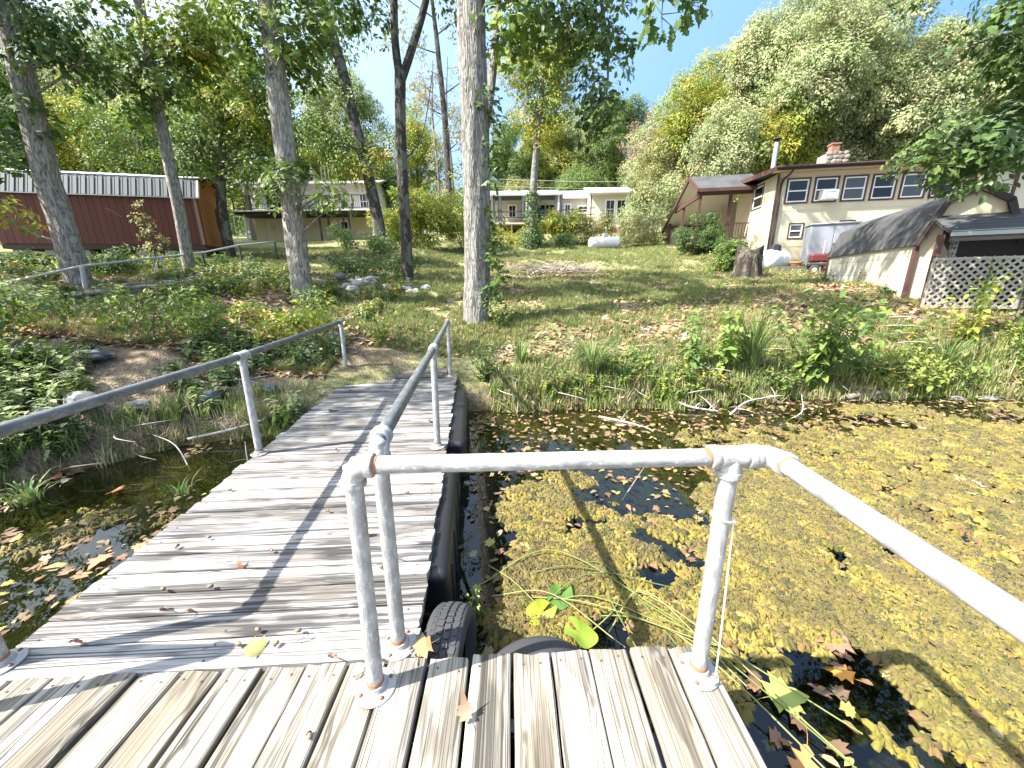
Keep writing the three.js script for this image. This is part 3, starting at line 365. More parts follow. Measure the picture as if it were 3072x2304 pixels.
tree({ label: 'tall thin dark trunk far up the lawn with mostly bare branches', pts: [[-4.09, 4.2, -28], [-4.07, 8.4, -28], [-4.1, 11.9, -28], [-4.29, 15.6, -28], [-4.5, 18.5, -28], [-4.6, 22, -28]], rad: [0.26, 0.25, 0.22, 0.18, 0.15, 0.1, 0.05], mat: barkDark, kind: 'mid', col: 'olive', seed: 29, lai: 0.55,
  blobs: [[-2.6, 17.2, -28, 1.5], [-6.4, 16.0, -28, 1.5], [-2.2, 14.2, -28, 1.3], [-5.6, 12.8, -28, 1.1], [-2.8, 11.0, -28, 1.0], [-3.4, 8.6, -28, 0.9, 'yellow'], [-5.2, 19.6, -28, 1.6], [-6.8, 18.6, -28, 1.2]] });
tree({ label: 'ivy-clad slender tree on the lawn in front of the pale mobile home', pts: [[1.41, 3.5, -26], [1.47, 5.98, -26], [1.7, 9.1, -26], [1.89, 11.1, -26], [2.23, 13.6, -26], [2.4, 16, -26]], rad: [0.30, 0.27, 0.24, 0.2, 0.16, 0.12, 0.06], mat: barkGrey, kind: 'mid', col: 'yellow', seed: 33, lai: 1.9,
  blobs: [[1.89, 12.27, -26.00, 1.54], [1.20, 11.33, -26.00, 1.28], [2.70, 13.07, -26.00, 1.60], [1.88, 14.33, -26.00, 1.93], [1.76, 9.86, -26.00, 0.9], [3.00, 11.43, -26.00, 1.28], [3.49, 14.31, -26.00, 1.60], [0.67, 13.44, -26.00, 1.28]],
  more: Array.from({ length: 13 }, (_, i) => [1.42 + 0.08 * Math.sin(i * 2.1) + i * 0.006, 3.8 + i * 0.27, -26 + 0.1 * Math.cos(i * 1.7), 0.36 + (i < 3 ? 0.35 : 0), 'deep']) });
tree({ label: 'dark trunk close against the right end of the red barn', pts: [[-11.05, 2.65, -15.7], [-11.05, 3.94, -15.7], [-10.95, 5.26, -15.8], [-10.79, 6.4, -16], [-10.54, 8.3, -16], [-10.4, 10.5, -16]], rad: [0.2, 0.19, 0.17, 0.15, 0.12, 0.08], mat: barkDark, kind: 'mid', col: 'green', seed: 37, lai: 2.3,
  blobs: [[-11.04, 6.83, -16.00, 1.19], [-9.88, 7.42, -16.00, 1.19, 'yellow'], [-11.74, 6.07, -16.00, 0.99], [-9.78, 6.20, -16.00, 0.99], [-10.37, 8.30, -16.00, 1.19, 'yellow'], [-11.77, 7.37, -16.00, 0.99], [-9.02, 6.96, -16.00, 0.79], [-10.31, 5.34, -16.00, 0.79], [-8.35, 7.84, -16.00, 0.79], [-8.97, 8.57, -16.00, 0.99]] });
tree({ label: 'dark leafy tree at the right edge, its boughs hanging over the shed roof', pts: [[12.7, 1.2, -9.6], [12.5, 3.2, -9.5], [12.1, 5.2, -9.2], [11.7, 8.0, -9.0], [11.5, 11, -9]], rad: [0.3, 0.27, 0.24, 0.2, 0.12], mat: barkDark, kind: 'near', col: 'deep', seed: 41, lai: 1.7, limbs: false,
  forks: [{ pts: [[12.2, 4.7, -9.3], [10.4, 4.9, -8.2], [8.7, 4.2, -7.3], [7.6, 3.6, -7.2], [6.9, 3.5, -7.2]], rad: [0.12, 0.09, 0.05, 0.03, 0.008] }, { pts: [[12.0, 5.6, -9.2], [10.0, 6.0, -8.0], [8.3, 5.3, -7.1], [7.15, 4.95, -7.0]], rad: [0.11, 0.08, 0.04, 0.008] }, { pts: [[11.9, 6.6, -9.1], [8.0, 6.9, -7.0], [4.0, 5.6, -5.4], [1.9, 4.5, -5.0]], rad: [0.12, 0.09, 0.05, 0.012] }, { pts: [[9.4, 4.5, -7.6], [8.9, 3.8, -7.3], [8.3, 3.2, -7.2]], rad: [0.05, 0.03, 0.008] }],
  blobs: [[7.86, 5.25, -7.00, 0.46], [8.5, 5.0, -7.2, 0.5], [8.38, 4.41, -7.20, 0.53], [8.24, 3.81, -7.20, 0.58], [7.81, 3.54, -7.20, 0.5], [7.21, 3.46, -7.20, 0.38], [8.20, 3.2, -7.20, 0.42], [8.61, 3.53, -7.20, 0.53], [7.41, 3.8, -7.20, 0.26], [6.84, 3.48, -7.20, 0.18], [8.12, 4.86, -7.20, 0.36], [7.14, 4.96, -7.00, 0.15], [9.3, 4.2, -7.5, 0.6], [9.6, 5.2, -7.6, 0.7], [1.78, 4.46, -5.00, 0.13], [1.95, 4.52, -5.00, 0.12], [1.68, 4.33, -5.00, 0.08], [2.3, 4.85, -5.1, 0.15]], more: autoBlobs([11, 8.6, -8.6], 3.0, 2.2, 12, 0.3, 42) });
// stands on the left bank beside the photographer: shades the far half of the walkway
tree({ label: 'bank tree left of the pond whose shade falls on the walkway', pts: [[-13.2, 0.7, -3.6], [-12.6, 3.5, -3.7], [-11.6, 6.5, -4.0], [-10.4, 9.0, -4.3]], rad: [0.3, 0.27, 0.22, 0.12], mat: barkGrey, kind: 'near', col: 'green', seed: 45, lai: 1.0,
  blobs: [[-9.6, 8.2, -2.9, 1.0], [-9.0, 7.7, -1.9, 0.7], [-8.5, 7.8, -3.2, 0.75], [-9.8, 7.8, -1.7, 0.7], [-8.2, 8.1, -2.6, 0.4], [-10.4, 9.4, -3.6, 1.1], [-9.4, 9.6, -4.2, 1.0], [-11.2, 9.0, -2.4, 1.1], [-10.6, 8.0, -5.0, 0.9], [-10.4, 7.4, -1.3, 0.7], [-12.2, 9.2, -1.2, 1.0], [-11.6, 8.0, -3.6, 1.0]] });
tree({ label: 'leafy bank tree just beyond the left edge, mirrored in the left water', pts: [[-13.4, 1.0, -7.2], [-13.3, 3.5, -7.1], [-13.0, 6.5, -6.9], [-12.6, 9.5, -6.8]], rad: [0.26, 0.23, 0.18, 0.08], mat: barkGrey, kind: 'near', col: 'deep', seed: 47, lai: 1.6, blobs: [[-12.4, 4.6, -6.6, 0.9], [-13.6, 5.4, -6.4, 1.2], [-12.2, 6.6, -6.8, 1.0], [-14.2, 7.0, -7.4, 1.2], [-13.0, 8.4, -6.4, 1.3], [-12.0, 9.0, -7.6, 1.0], [-14.0, 4.2, -6.0, 1.0], [-14.8, 5.6, -5.6, 1.2], [-14.4, 8.8, -6.0, 1.3], [-13.6, 4.2, -8.8, 1.2], [-14.0, 6.4, -9.2, 1.3], [-13.2, 7.8, -8.4, 1.2], [-15.0, 3.4, -9.6, 1.2], [-14.0, 3.0, -7.0, 1.0]] });
// ------------------------------------------------------------------ trees behind the houses
function backTree(label, group, c, r, ry, col, seed, o = {}) {
  const by = ground(c[0], c[2]) - 0.1, lean = (o.lean ?? 0.2); rnd = rng(seed);
  const bl = autoBlobs(c, r, ry, o.n ?? Math.round(14 + r * 4.5), o.k ?? 0.38, seed);
  return tree({ label, group, pts: [[c[0] - lean, by, c[2]], [c[0] - lean * 0.5, lerp(by, c[1], 0.5), c[2]], [c[0], c[1], c[2]], [c[0] + 0.2, c[1] + ry * 0.8, c[2]]], rad: [0.1 + r * 0.05, 0.08 + r * 0.042, 0.05 + r * 0.025, 0.03], mat: o.mat ?? barkGrey, blobs: bl, kind: 'far', col, seed, lai: o.lai ?? 3.0, nr: 9 });
}
backTree('huge pale green tree rising highest behind the stone chimney of the cream house', null, [22.6, 14.6, -33], 6.2, 6.0, 'pale', 101);
backTree('yellowish rounded tree left of the huge pale one, above the porch roof', null, [16.8, 13.8, -36], 4.0, 4.8, 'yellow', 102, { lai: 2.0 });
backTree('broad pale tree behind the right half of the cream house windows', null, [28.0, 11.8, -31], 5.0, 4.8, 'pale', 103);
backTree('sparse rusty brown tree at the left foot of the pale wood', null, [15.5, 14.6, -46], 2.8, 3.6, 'brown', 104, { lai: 1.0 });
backTree('brownish half-bare treetop sticking out highest at the top right', null, [29.5, 19.6, -41], 3.0, 4.0, 'brown', 105, { lai: 0.5 });
backTree('bright green tree directly behind the roof near the stone chimney', null, [19.5, 10.6, -30], 2.7, 2.7, 'yellow', 106);
backTree('pale olive tree directly behind the porch', null, [15.3, 9.8, -30], 2.4, 2.7, 'pale', 107);
backTree('dark green tree behind the right end of the cream house', null, [31.5, 11.0, -30], 3.4, 4.2, 'green', 108);
backTree('olive tree between the porch and the rusty tree', null, [14.4, 10.8, -37], 2.6, 3.4, 'olive', 109);
for (const [i, x, y, z, r, ry, col, lb] of [[0, -0.5, 14.6, -52, 3.6, 5.2, 'green', 'dark green tree just right of the big grey trunk, behind the mobile home'], [1, 4.6, 16.2, -57, 4.8, 5.4, 'yellow', 'pale yellowish tree behind the left part of the mobile home'], [2, 9.9, 17.4, -57, 4.8, 5.4, 'pale', 'round pale tree behind the middle of the mobile home'], [3, 13.8, 17.0, -53, 4.4, 5.2, 'green', 'green tree behind the right end of the mobile home'], [4, 16.4, 12.6, -45, 3.6, 4.8, 'pale', 'pale tree right of the mobile home'], [5, 1.4, 10.5, -49, 2.5, 2.6, 'olive', 'low olive tree behind the mobile home porch'], [6, 19.5, 14.5, -52, 4, 5, 'olive', 'olive tree in the gap between mobile home and porch'], [7, 8.0, 11.6, -50, 3.4, 2.6, 'green', 'low dark tree right behind the mobile home roof']]) backTree(lb, null, [x, y, z], r, ry, col, 120 + i);
backTree('willowy shrub tree with fine drooping leaves right of the mobile home', null, [11.2, 6.4, -31.5], 2.2, 2.6, 'pale', 131, { lai: 1.6 });
const leftWood = [[-24.7, 8.6, -24.5, 2.2, 3.2, 'yellow'], [-24.4, 9.6, -27, 2.6, 3.4, 'yellow'], [-20.8, 8.6, -24, 2.0, 2.6, 'green'], [-31, 12.5, -28, 3.2, 4.4, 'green'], [-19.8, 9.4, -26.5, 2.1, 3.0, 'green'], [-28.1, 14.0, -31, 3.6, 4.4, 'pale'], [-15.7, 11.5, -39, 2.8, 3.4, 'yellow'], [-12.4, 11.6, -41, 2.4, 3.0, 'green'], [-20.5, 12.6, -41, 3.4, 4.0, 'green'], [-26.5, 8.0, -22, 1.9, 2.8, 'deep'], [-29.5, 8.2, -26, 2.2, 3.0, 'green'], [-16.5, 16.5, -44, 3.6, 4.6, 'pale'], [-24, 17, -38, 3.8, 4.6, 'green'], [-35, 15, -33, 4, 5.5, 'deep'], [-10, 15, -46, 3.0, 4.0, 'yellow']];
const leftLabels = ['yellow-green tree just above the left end of the barn roof', 'bright yellow-green tree above the middle of the barn roof', 'green tree above the barn roof left of the slim leaning trunk', 'tall green tree behind the stout far left trunk', 'green tree above the right end of the barn roof', 'high pale tree rising over the barn', 'yellowish tree behind the roof of the two-storey house', 'green tree right behind the right end of the two-storey house', 'broad green tree behind the left end of the two-storey house', 'dark tree at the left edge beside the barn', 'green tree peeping between barn and left edge', 'tall pale tree high behind the two-storey house', 'tall green tree high between barn and two-storey house', 'dark tall tree at the far left edge', 'yellow tree up between the two dark trunks'];
leftWood.forEach(([x, y, z, r, ry, col], i) => backTree(leftLabels[i], null, [x, y, z], r, ry, col, 140 + i, { lai: 2.0 }));
// half-bare thin trees behind the dark trunks
[[-6.6, 13, -38, 'left'], [-5.2, 14.2, -37, 'middle'], [-3.2, 12.5, -40, 'right']].forEach(([x, y, z, w], i) => { rnd = rng(170 + i); const by = ground(x, z); tree({ label: { left: 'leftmost half-bare thin tree behind the forked trunk', middle: 'tallest half-bare thin tree behind the forked trunk', right: 'half-bare thin tree just left of the big grey trunk' }[w], pts: [[x, by, z], [x + 0.2, by + 5, z], [x, by + 10, z], [x + 0.3, by + 14, z]], rad: [0.16, 0.13, 0.09, 0.03], mat: barkGrey, blobs: Array.from({ length: 12 }, (_, k) => [x + R(-2, 2), by + R(4, 14), z + R(-1, 1), R(0.6, 1.1)]), kind: 'mid', col: i === 1 ? 'brown' : 'olive', seed: 170 + i, lai: 0.55, nr: 8 }); });
// the closed wood on the ridge behind everything
{
  const g = new THREE.Group(); g.name = 'far_woods'; g.userData = { kind: 'stuff' }; scene.add(g); rnd = rng(201); const bl = [];
  for (let i = 0; i < 520; i++) { const a = R(-1.35, 1.35), d = R(62, 115), x = Math.sin(a) * d, z = -Math.cos(a) * d, gap = Math.exp(-((((x / -z) - 0.02) / 0.09) ** 2)); bl.push([x, ground(x, z) + R(1, 9.5) * (1 - 0.3 * gap), z, R(2.2, 3.6), pick(['pale', 'green', 'yellow', 'olive', 'green', 'deep'])]); }
  const big = spray('oval', 40, 0.5, 1.3, 560, 0.6, false); SPR.huge = [big]; AREA.huge = 40 * 0.25 * 0.26; crown(g, bl, 'huge', 'green', 2.0, 202, 'foliage');
}

// ------------------------------------------------------------------ buildings
const stucco = tex(512, 512, (u, v) => { const a = fbm(u * 60, v * 60, 3), b = fbm(u * 6, v * 4, 4); const k = 0.93 + 0.08 * (a - 0.5) + 0.22 * (b - 0.5); return lin([k, k * 0.995, k * 0.98]); }, 3, 3, true, MIR);
const cream = new THREE.MeshStandardMaterial({ color: C(0.60, 0.53, 0.375), map: stucco, bumpMap: stucco, bumpScale: 0.004, roughness: 0.9 });
const creamPale = new THREE.MeshStandardMaterial({ color: C(0.50, 0.475, 0.385), map: stucco, bumpMap: stucco, bumpScale: 0.004, roughness: 0.9 });
const brown = std([0.072, 0.031, 0.024], 0.75), brownDk = std([0.035, 0.022, 0.019], 0.8), white = std([0.78, 0.78, 0.76], 0.55), offWhite = std([0.62, 0.6, 0.55], 0.8), soffit = std([0.55, 0.45, 0.32], 0.85);
const glassDark = new THREE.MeshPhysicalMaterial({ color: C(0.010, 0.013, 0.013), roughness: 0.06 });
const glassBlind = new THREE.MeshPhysicalMaterial({ color: C(0.075, 0.078, 0.078), roughness: 0.12 });
const shingleTex = tex(512, 512, (u, v) => { const a = vn(u * 200, v * 200), b = fbm(u * 14, v * 5, 3), t = vn(Math.floor(u * 8) * 3.1, Math.floor(v * 10) * 7.7); const k = 0.06 + 0.035 * (a - 0.5) + 0.05 * (b - 0.5) + 0.022 * t; return lin([k * 1.0, k * 0.98, k * 0.96]); }, 2, 2, true, MIR);
const shingle = new THREE.MeshStandardMaterial({ color: C(0.75, 0.76, 0.8), map: shingleTex, roughness: 0.95 });
function frameGeo(w, h, t, d) { return merge([bx(t, h, d, -w / 2 + t / 2, 0, 0), bx(t, h, d, w / 2 - t / 2, 0, 0), bx(w - 2 * t, t, d, 0, h / 2 - t / 2, 0), bx(w - 2 * t, t, d, 0, -h / 2 + t / 2, 0)]); }
function windowIn(parent, x, y, z, w, h, trim, glass, ry = 0, sashT = 0.055, trimT = 0.075, cols = 1) {
  const win = part('window', frameGeo(w, h, trimT, 0.05), trim, parent); win.position.set(x, y, z); win.rotation.y = ry; const iw = w - 2 * trimT, ih = h - 2 * trimT;
  const sh = part('sash', merge([frameGeo(iw - 0.004, ih - 0.004, sashT, 0.04), bx(iw - 2 * sashT - 0.006, sashT * 0.9, 0.038, 0, 0, 0.006), ...(cols > 1 ? [bx(0.03, ih - 2 * sashT - 0.02, 0.028, 0, 0, -0.002)] : [])]), white, win); sh.position.z = -0.012;
  for (const s of [1, -1]) { const p = part('pane', bx(iw - 2 * sashT + 0.01, ih / 2 - sashT * 1.2, 0.012), Array.isArray(glass) ? glass[s > 0 ? 0 : 1] : glass, win); p.position.set(0, s * (ih / 4 - sashT * 0.1), -0.024 + (s > 0 ? 0.004 : 0)); }
  return win;
}
// wall as a slab with rectangular holes; x to the right, y up, front at z = 0
function wallWith(w, h, holes, th = 0.14, y0 = 0) {
  const xs = [...new Set([0, w, ...holes.flatMap(([x, , a]) => [x - a / 2, x + a / 2])])].sort((p, q) => p - q), out = [];
  for (let i = 0; i < xs.length - 1; i++) { const xm = (xs[i] + xs[i + 1]) / 2, hs = holes.filter(([x, , a]) => Math.abs(xm - x) < a / 2).sort((p, q) => p[1] - q[1]); let y = y0; for (const [, hy, , hb] of [...hs, [0, h + 0.0001, 0, 0]]) { const top = Math.min(h, hy - hb / 2); if (top - y > 0.001) out.push(bx(xs[i + 1] - xs[i], top - y, th, xm, (top + y) / 2, -th / 2)); y = hy + hb / 2; } }
  const g = merge(out), u = g.attributes.uv, q = g.attributes.position; for (let i = 0; i < q.count; i++) u.setXY(i, q.getX(i), q.getY(i)); return g;
}
// --- cream house on the right
{
  const t = thing('cream_house', 'large cream house with a row of six brown-trimmed windows and a low brown-edged roof', 'house', [12.4, 2.2, -19], -0.1555);
  const W = 8.6, H = 3.92, ws = [0.83, 1.985, 3.14, 4.295, 5.45, 6.605].map((x) => [x, 3.12, 0.99, 1.08]), low = [[1.04, 1.4, 0.66, 0.7], [3.15, 1.45, 0.66, 0.7]];
  part('front_wall', wallWith(W, H, [...ws, ...low].map(([x, y, a, b]) => [x, y, a - 0.02, b - 0.02]), 0.16, -1.2), cream, t);
  const sideW = part('side_wall', wallWith(4.5, H, [[1.95, 3.25, 1.1, 1.12]].map(([x, y, a, b]) => [4.5 - x, y, a - 0.02, b - 0.02]), 0.16, -1.2), cream, t); sideW.rotation.y = -Math.PI / 2; sideW.position.set(0.001, 0, -4.5);
  part('back_wall', bx(W, H + 1.2, 0.16, W / 2, H / 2 - 0.6, -7.0), cream, t);
  const cols = [glassDark, [glassDark, glassBlind], glassBlind, glassDark, glassBlind, glassDark];
  ws.forEach(([x, y, a, b], i) => windowIn(t, x, y, 0.012, a, b, brown, cols[i], 0, 0.055, 0.065)); low.forEach(([x, y, a, b]) => windowIn(t, x, y, 0.0, a, b, brown, [glassBlind, glassBlind], 0, 0.05, 0.05));
  windowIn(t, 0.0, 3.25, -1.95, 1.1, 1.12, brownDk, glassDark, -Math.PI / 2, 0.05, 0.06);
  part('interior', bx(W - 0.5, H - 0.4, 0.05, W / 2, H / 2, -0.6), std([0.02, 0.02, 0.02], 1), t);
  for (let i = 0; i < 7; i++) part('mullion_board', bx(0.07, 1.2, 0.03, 0.2525 + i * 1.155, 3.13, 0.005), i % 7 ? soffit : creamPale, t);
  for (const y of [0.72, 2.3]) part('seam_strip', bx(W, 0.02, 0.012, W / 2, y, 0.005), cream, t); for (let i = 1; i < 4; i++) part('seam_strip', bx(0.025, 3.4, 0.012, i * 2.2 - 0.15, 0.7, 0.0065), cream, t);
  part('frieze_board', bx(W, 0.17, 0.03, W / 2, 3.80, 0.017), soffit, t);
  const roof = part('roof', merge([bx(W + 1.2, 0.12, 7.9, W / 2 + 0.1, 4.25, -3.35, 0.075)]), shingle, t);
  part('fascia', bx(W + 1.2, 0.17, 0.035, W / 2 + 0.1, 3.97, 0.605), brown, roof); part('soffit', bx(W + 1.1, 0.02, 0.58, W / 2 + 0.1, 3.915, 0.29), soffit, roof); part('gutter', sweep([[-0.45, 3.99, 0.68], [W + 0.6, 3.97, 0.68]], 0.055, 10, 8), brownDk, roof); part('rake_board', bx(0.04, 0.2, 7.7, -0.52, 4.22, -3.3, 0.075), brown, roof);
  part('downspout', sweep([[0.25, 3.93, 0.64], [0.22, 3.75, 0.4], [0.12, 3.55, 0.08], [0.1, 2.4, 0.075], [0.1, 0.45, 0.075]], 0.04, 8, 24), brownDk, t); part('downspout', sweep([[-0.06, 3.85, 0.05], [-0.07, 3.4, 0.05], [-0.07, 0.2, 0.05]], 0.045, 8, 12), brown, t);
  part('corner_post', bx(0.32, 1.25, 0.06, 7.35, 3.2, 0.04), soffit, t);
  part('wing_wall', bx(2.6, 5.0, 0.16, 8.86, 1.5, 0.35), creamPale, t); part('wing_corner_board', bx(0.1, 1.6, 0.06, 8.85, 3.2, 0.47), brown, t);
  const wr = part('wing_roof', bx(3.1, 0.12, 2.2, 9.0, 4.1, 0.1, 0.1, 0, 0.04), shingle, t); part('fascia', bx(3.1, 0.16, 0.04, 9.0, 3.99, 1.2, 0.1, 0, 0.04), brown, wr);
  // stone chimney with clay flue, metal stove pipe
  const ch = part('chimney', bx(1.0, 1.3, 0.8, 4.2, 4.85, -4.0), std([0.3, 0.26, 0.22], 0.95), t); rnd = rng(61);
  for (let j = 0; j < 7; j++) for (let i = 0; i < 4; i++) { const w = 0.27, m = part('stone', lumpy(0.145, 1, 0.6, j * 5 + i, 1.0, 0.72, 0.35), std(mixc([0.16, 0.125, 0.10], [0.25, 0.21, 0.175], rnd()), 0.95), ch); m.position.set(3.82 + i * w + (j % 2) * 0.06 + R(-0.02, 0.02), 4.35 + j * 0.19, -3.6 + R(-0.02, 0.02)); }
  part('flue', merge([bx(0.36, 0.5, 0.36, 4.2, 5.72, -4.0), bx(0.44, 0.07, 0.44, 4.2, 6.0, -4.0)]), std([0.26, 0.12, 0.08], 0.85), t);
  const sp = part('stove_pipe', cyl(0.11, 0.11, 1.7, 0.95, 5.15, -3.0, 16), std([0.55, 0.56, 0.58], 0.35, { metalness: 0.7 }), t); part('rain_cap', merge([cyl(0.22, 0.16, 0.05, 0.95, 6.16, -3.0, 16), cyl(0.12, 0.12, 0.14, 0.95, 6.06, -3.0, 12)]), brownDk, sp);
  const ac = thing('air_conditioner', 'white box air conditioner in the second window of the cream house', 'air conditioner', [12.4 + 0.988 * 2.0 + 0.05, 2.2 + 2.86, -19 + 0.155 * 2.0 + 0.06], -0.1555);
  part('case', rb(0.62, 0.4, 0.4, 0.02, 0, 0, 0.1), white, ac); part('grille', frameGeo(0.44, 0.28, 0.03, 0.02).translate(0, 0, 0.31), std([0.55, 0.55, 0.54], 0.6), ac);
}
// --- porch at the left end of the cream house
{
  const t = thing('porch', 'open porch with brown posts, white ceiling and grey shingled roof left of the cream house', 'porch', [12.6, 2.5, -23.0], -0.1555);
  const top = 4.55, fr = 3.52; // ridge runs along x; short slope to the front, long slope to the back
  const slope = (x0, x1, z0, y0, z1, y1, th) => { const L = Math.hypot(z1 - z0, y1 - y0); return bx(x1 - x0, th, L, (x0 + x1) / 2, (y0 + y1) / 2, (z0 + z1) / 2, -Math.atan2(y1 - y0, z1 - z0)); };
  const r = part('roof', merge([slope(-2.35, 0.9, -0.3, top, 1.75, fr, 0.07), slope(-2.35, 0.9, -6.2, 2.35, -0.3, top, 0.07)]), shingle, t);
  part('front_fascia', bx(3.3, 0.16, 0.05, -0.72, fr - 0.05, 1.8), brown, r); part('rake_board', slope(-2.42, -2.36, -0.3, top - 0.05, 1.75, fr - 0.05, 0.2), brown, r); part('rake_board', slope(-2.42, -2.36, -6.2, 2.3, -0.3, top - 0.05, 0.2), brown, r); part('ceiling', slope(-2.3, 0.85, -6.0, 2.33, -0.35, top - 0.1, 0.02), offWhite, r); part('ceiling', slope(-2.3, 0.85, -0.3, top - 0.1, 1.7, fr - 0.1, 0.02), offWhite, r);
  part('beam', bx(3.3, 0.22, 0.12, -0.72, 3.4, 1.3), brown, t); part('beam', bx(0.12, 0.24, 7.2, -2.2, 3.3, -2.2), brown, t); part('beam', bx(3.3, 0.2, 0.12, -0.72, 2.45, -5.0), brown, t);
  for (const [x, z] of [[-2.15, 1.3], [-0.62, 1.3], [0.55, 1.3], [-2.15, -1.8], [-2.15, -5.0], [-0.4, -5.0]]) part('post', bx(0.14, 4.3, 0.14, x, 1.3, z), brown, t);
  part('deck', bx(3.4, 0.16, 7.6, -0.75, 0.9, -2.1), std([0.3, 0.26, 0.2], 0.9), t);
  const rl = part('deck_railing', merge([bx(3.2, 0.07, 0.07, -0.72, 1.85, 1.35), bx(3.2, 0.06, 0.06, -0.72, 1.1, 1.35)]), brown, t); for (let i = 0; i < 22; i++) part('baluster', bx(0.035, 0.7, 0.035, -2.2 + i * 0.145, 1.48, 1.35), brown, rl);
  for (let j = 0; j < 4; j++) for (let i = 0; i < 5; i++) part('lattice_block', bx(0.2, 0.06, 0.04, -0.5 + i * 0.25 + (j % 2) * 0.12, 0.15 + j * 0.18, 1.32), offWhite, t);
  const bn = part('screen_door', frameGeo(0.9, 1.9, 0.09, 0.05).translate(0.2, 1.95, -5.0), brown, t); part('back_wall', bx(1.2, 2.0, 0.1, -1.4, 2.0, -5.2), std([0.42, 0.38, 0.3], 0.9), t);
}
// --- gambrel shed with shingled roof and lean-to
const SA = Math.atan2(-0.912, -0.41);
{
  const t = thing('garden_shed', 'cream block shed with steep dark shingled gambrel roof at the right', 'shed', [8.75, 1.03, -8.5], SA); // local +x runs to the near end, so the body lies at x < 0; local z > 0 faces left
  const L = 5.62, W = 1.4, eh = 1.3, b = [0.24, 1.9], pk = [0.7, 2.17];
  const block = creamPale; const wl = part('long_wall', bx(L - 0.1, 2.2, 0.1, -L / 2, 0.2, -0.07), std([0.4, 0.38, 0.3], 0.95), t); rnd = rng(71);
  for (let j = 0; j < 5; j++) { const h = 0.385; for (let i = 0; i < 6; i++) { const w = L / 6; part('panel', bx(w - 0.006, h - 0.008, 0.05, -L + (i + 0.5) * w, 1.28 - (j + 0.5) * h, -0.022 + R(-0.0015, 0.0015)), block, wl); } }
  const gab = (x, name) => { const s = new THREE.Shape([[0, -0.9], [0, eh], [b[0], b[1]], [pk[0], pk[1]], [W - b[0], b[1]], [W, eh], [W, -0.9]].map((p) => new THREE.Vector2(p[0], p[1]))); const g = new THREE.ExtrudeGeometry(s, { depth: 0.08, bevelEnabled: false }); g.rotateY(Math.PI / 2); part(name, g.translate(x, 0, 0), cream, t); };
  gab(-0.09, 'gable_wall'); gab(-L, 'gable_wall');
  part('far_wall', bx(L, 2.2, 0.1, -L / 2, 0.2, -W + 0.06), block, t);
  for (const [x, z] of [[-0.02, 0.012], [-L + 0.02, 0.012]]) part('corner_board', bx(0.13, 2.3, 0.06, x, 0.15, z), brown, t);
  // shingle courses
  const roof = part('roof', merge([[[0.03, 1.22], b], [b, pk], [pk, [W - b[0], b[1]]], [[W - b[0], b[1]], [W + 0.03, 1.22]]].map(([p, q]) => { const l = Math.hypot(q[0] - p[0], q[1] - p[1]); const g = new THREE.BoxGeometry(L + 0.24, l, 0.03); g.rotateX(-Math.atan2(q[0] - p[0], q[1] - p[1])); return g.translate(-L / 2, (p[1] + q[1]) / 2 - 0.01, -(p[0] + q[0]) / 2); })), darkWood, t);
  const courses = (p, q, n) => { for (let k = 0; k < n; k++) { const t0 = k / n, t1 = Math.min(1, (k + 1.25) / n), l = Math.hypot(q[0] - p[0], q[1] - p[1]) * (t1 - t0), m = (t0 + t1) / 2, an = Math.atan2(q[0] - p[0], q[1] - p[1]); for (let i = 0; i < 6; i++) { const w = (L + 0.28) / 6, g = new THREE.BoxGeometry(w - 0.003, l, 0.012); const uv = g.attributes.uv; for (let e = 0; e < uv.count; e++) uv.setXY(e, uv.getX(e) * w + i * 1.7, uv.getY(e) * l + k * 0.9); g.rotateX(-an + 0.07); part('shingle_strip', g.translate(-L - 0.14 + (i + 0.5) * w, lerp(p[1], q[1], m) + 0.022 * Math.sin(an) , -lerp(p[0], q[0], m) + 0.022 * Math.cos(an) + R(-0.002, 0.002)), shingle, roof); } } };
  courses([-0.04, 1.12], b, 7); courses(b, pk, 4);
  const seg = (p, q) => { const l = Math.hypot(q[0] - p[0], q[1] - p[1]) + 0.03, g = new THREE.BoxGeometry(0.05, l, 0.11); g.rotateX(-Math.atan2(q[0] - p[0], q[1] - p[1])); return g.translate(0.1, (p[1] + q[1]) / 2 + 0.0, -(p[0] + q[0]) / 2); };
  for (const s of [[[-0.06, 1.12], b], [b, pk], [pk, [W - b[0], b[1]]], [[W - b[0], b[1]], [W + 0.06, 1.12]]]) part('rake_board', seg(...s), brownDk, roof);
}
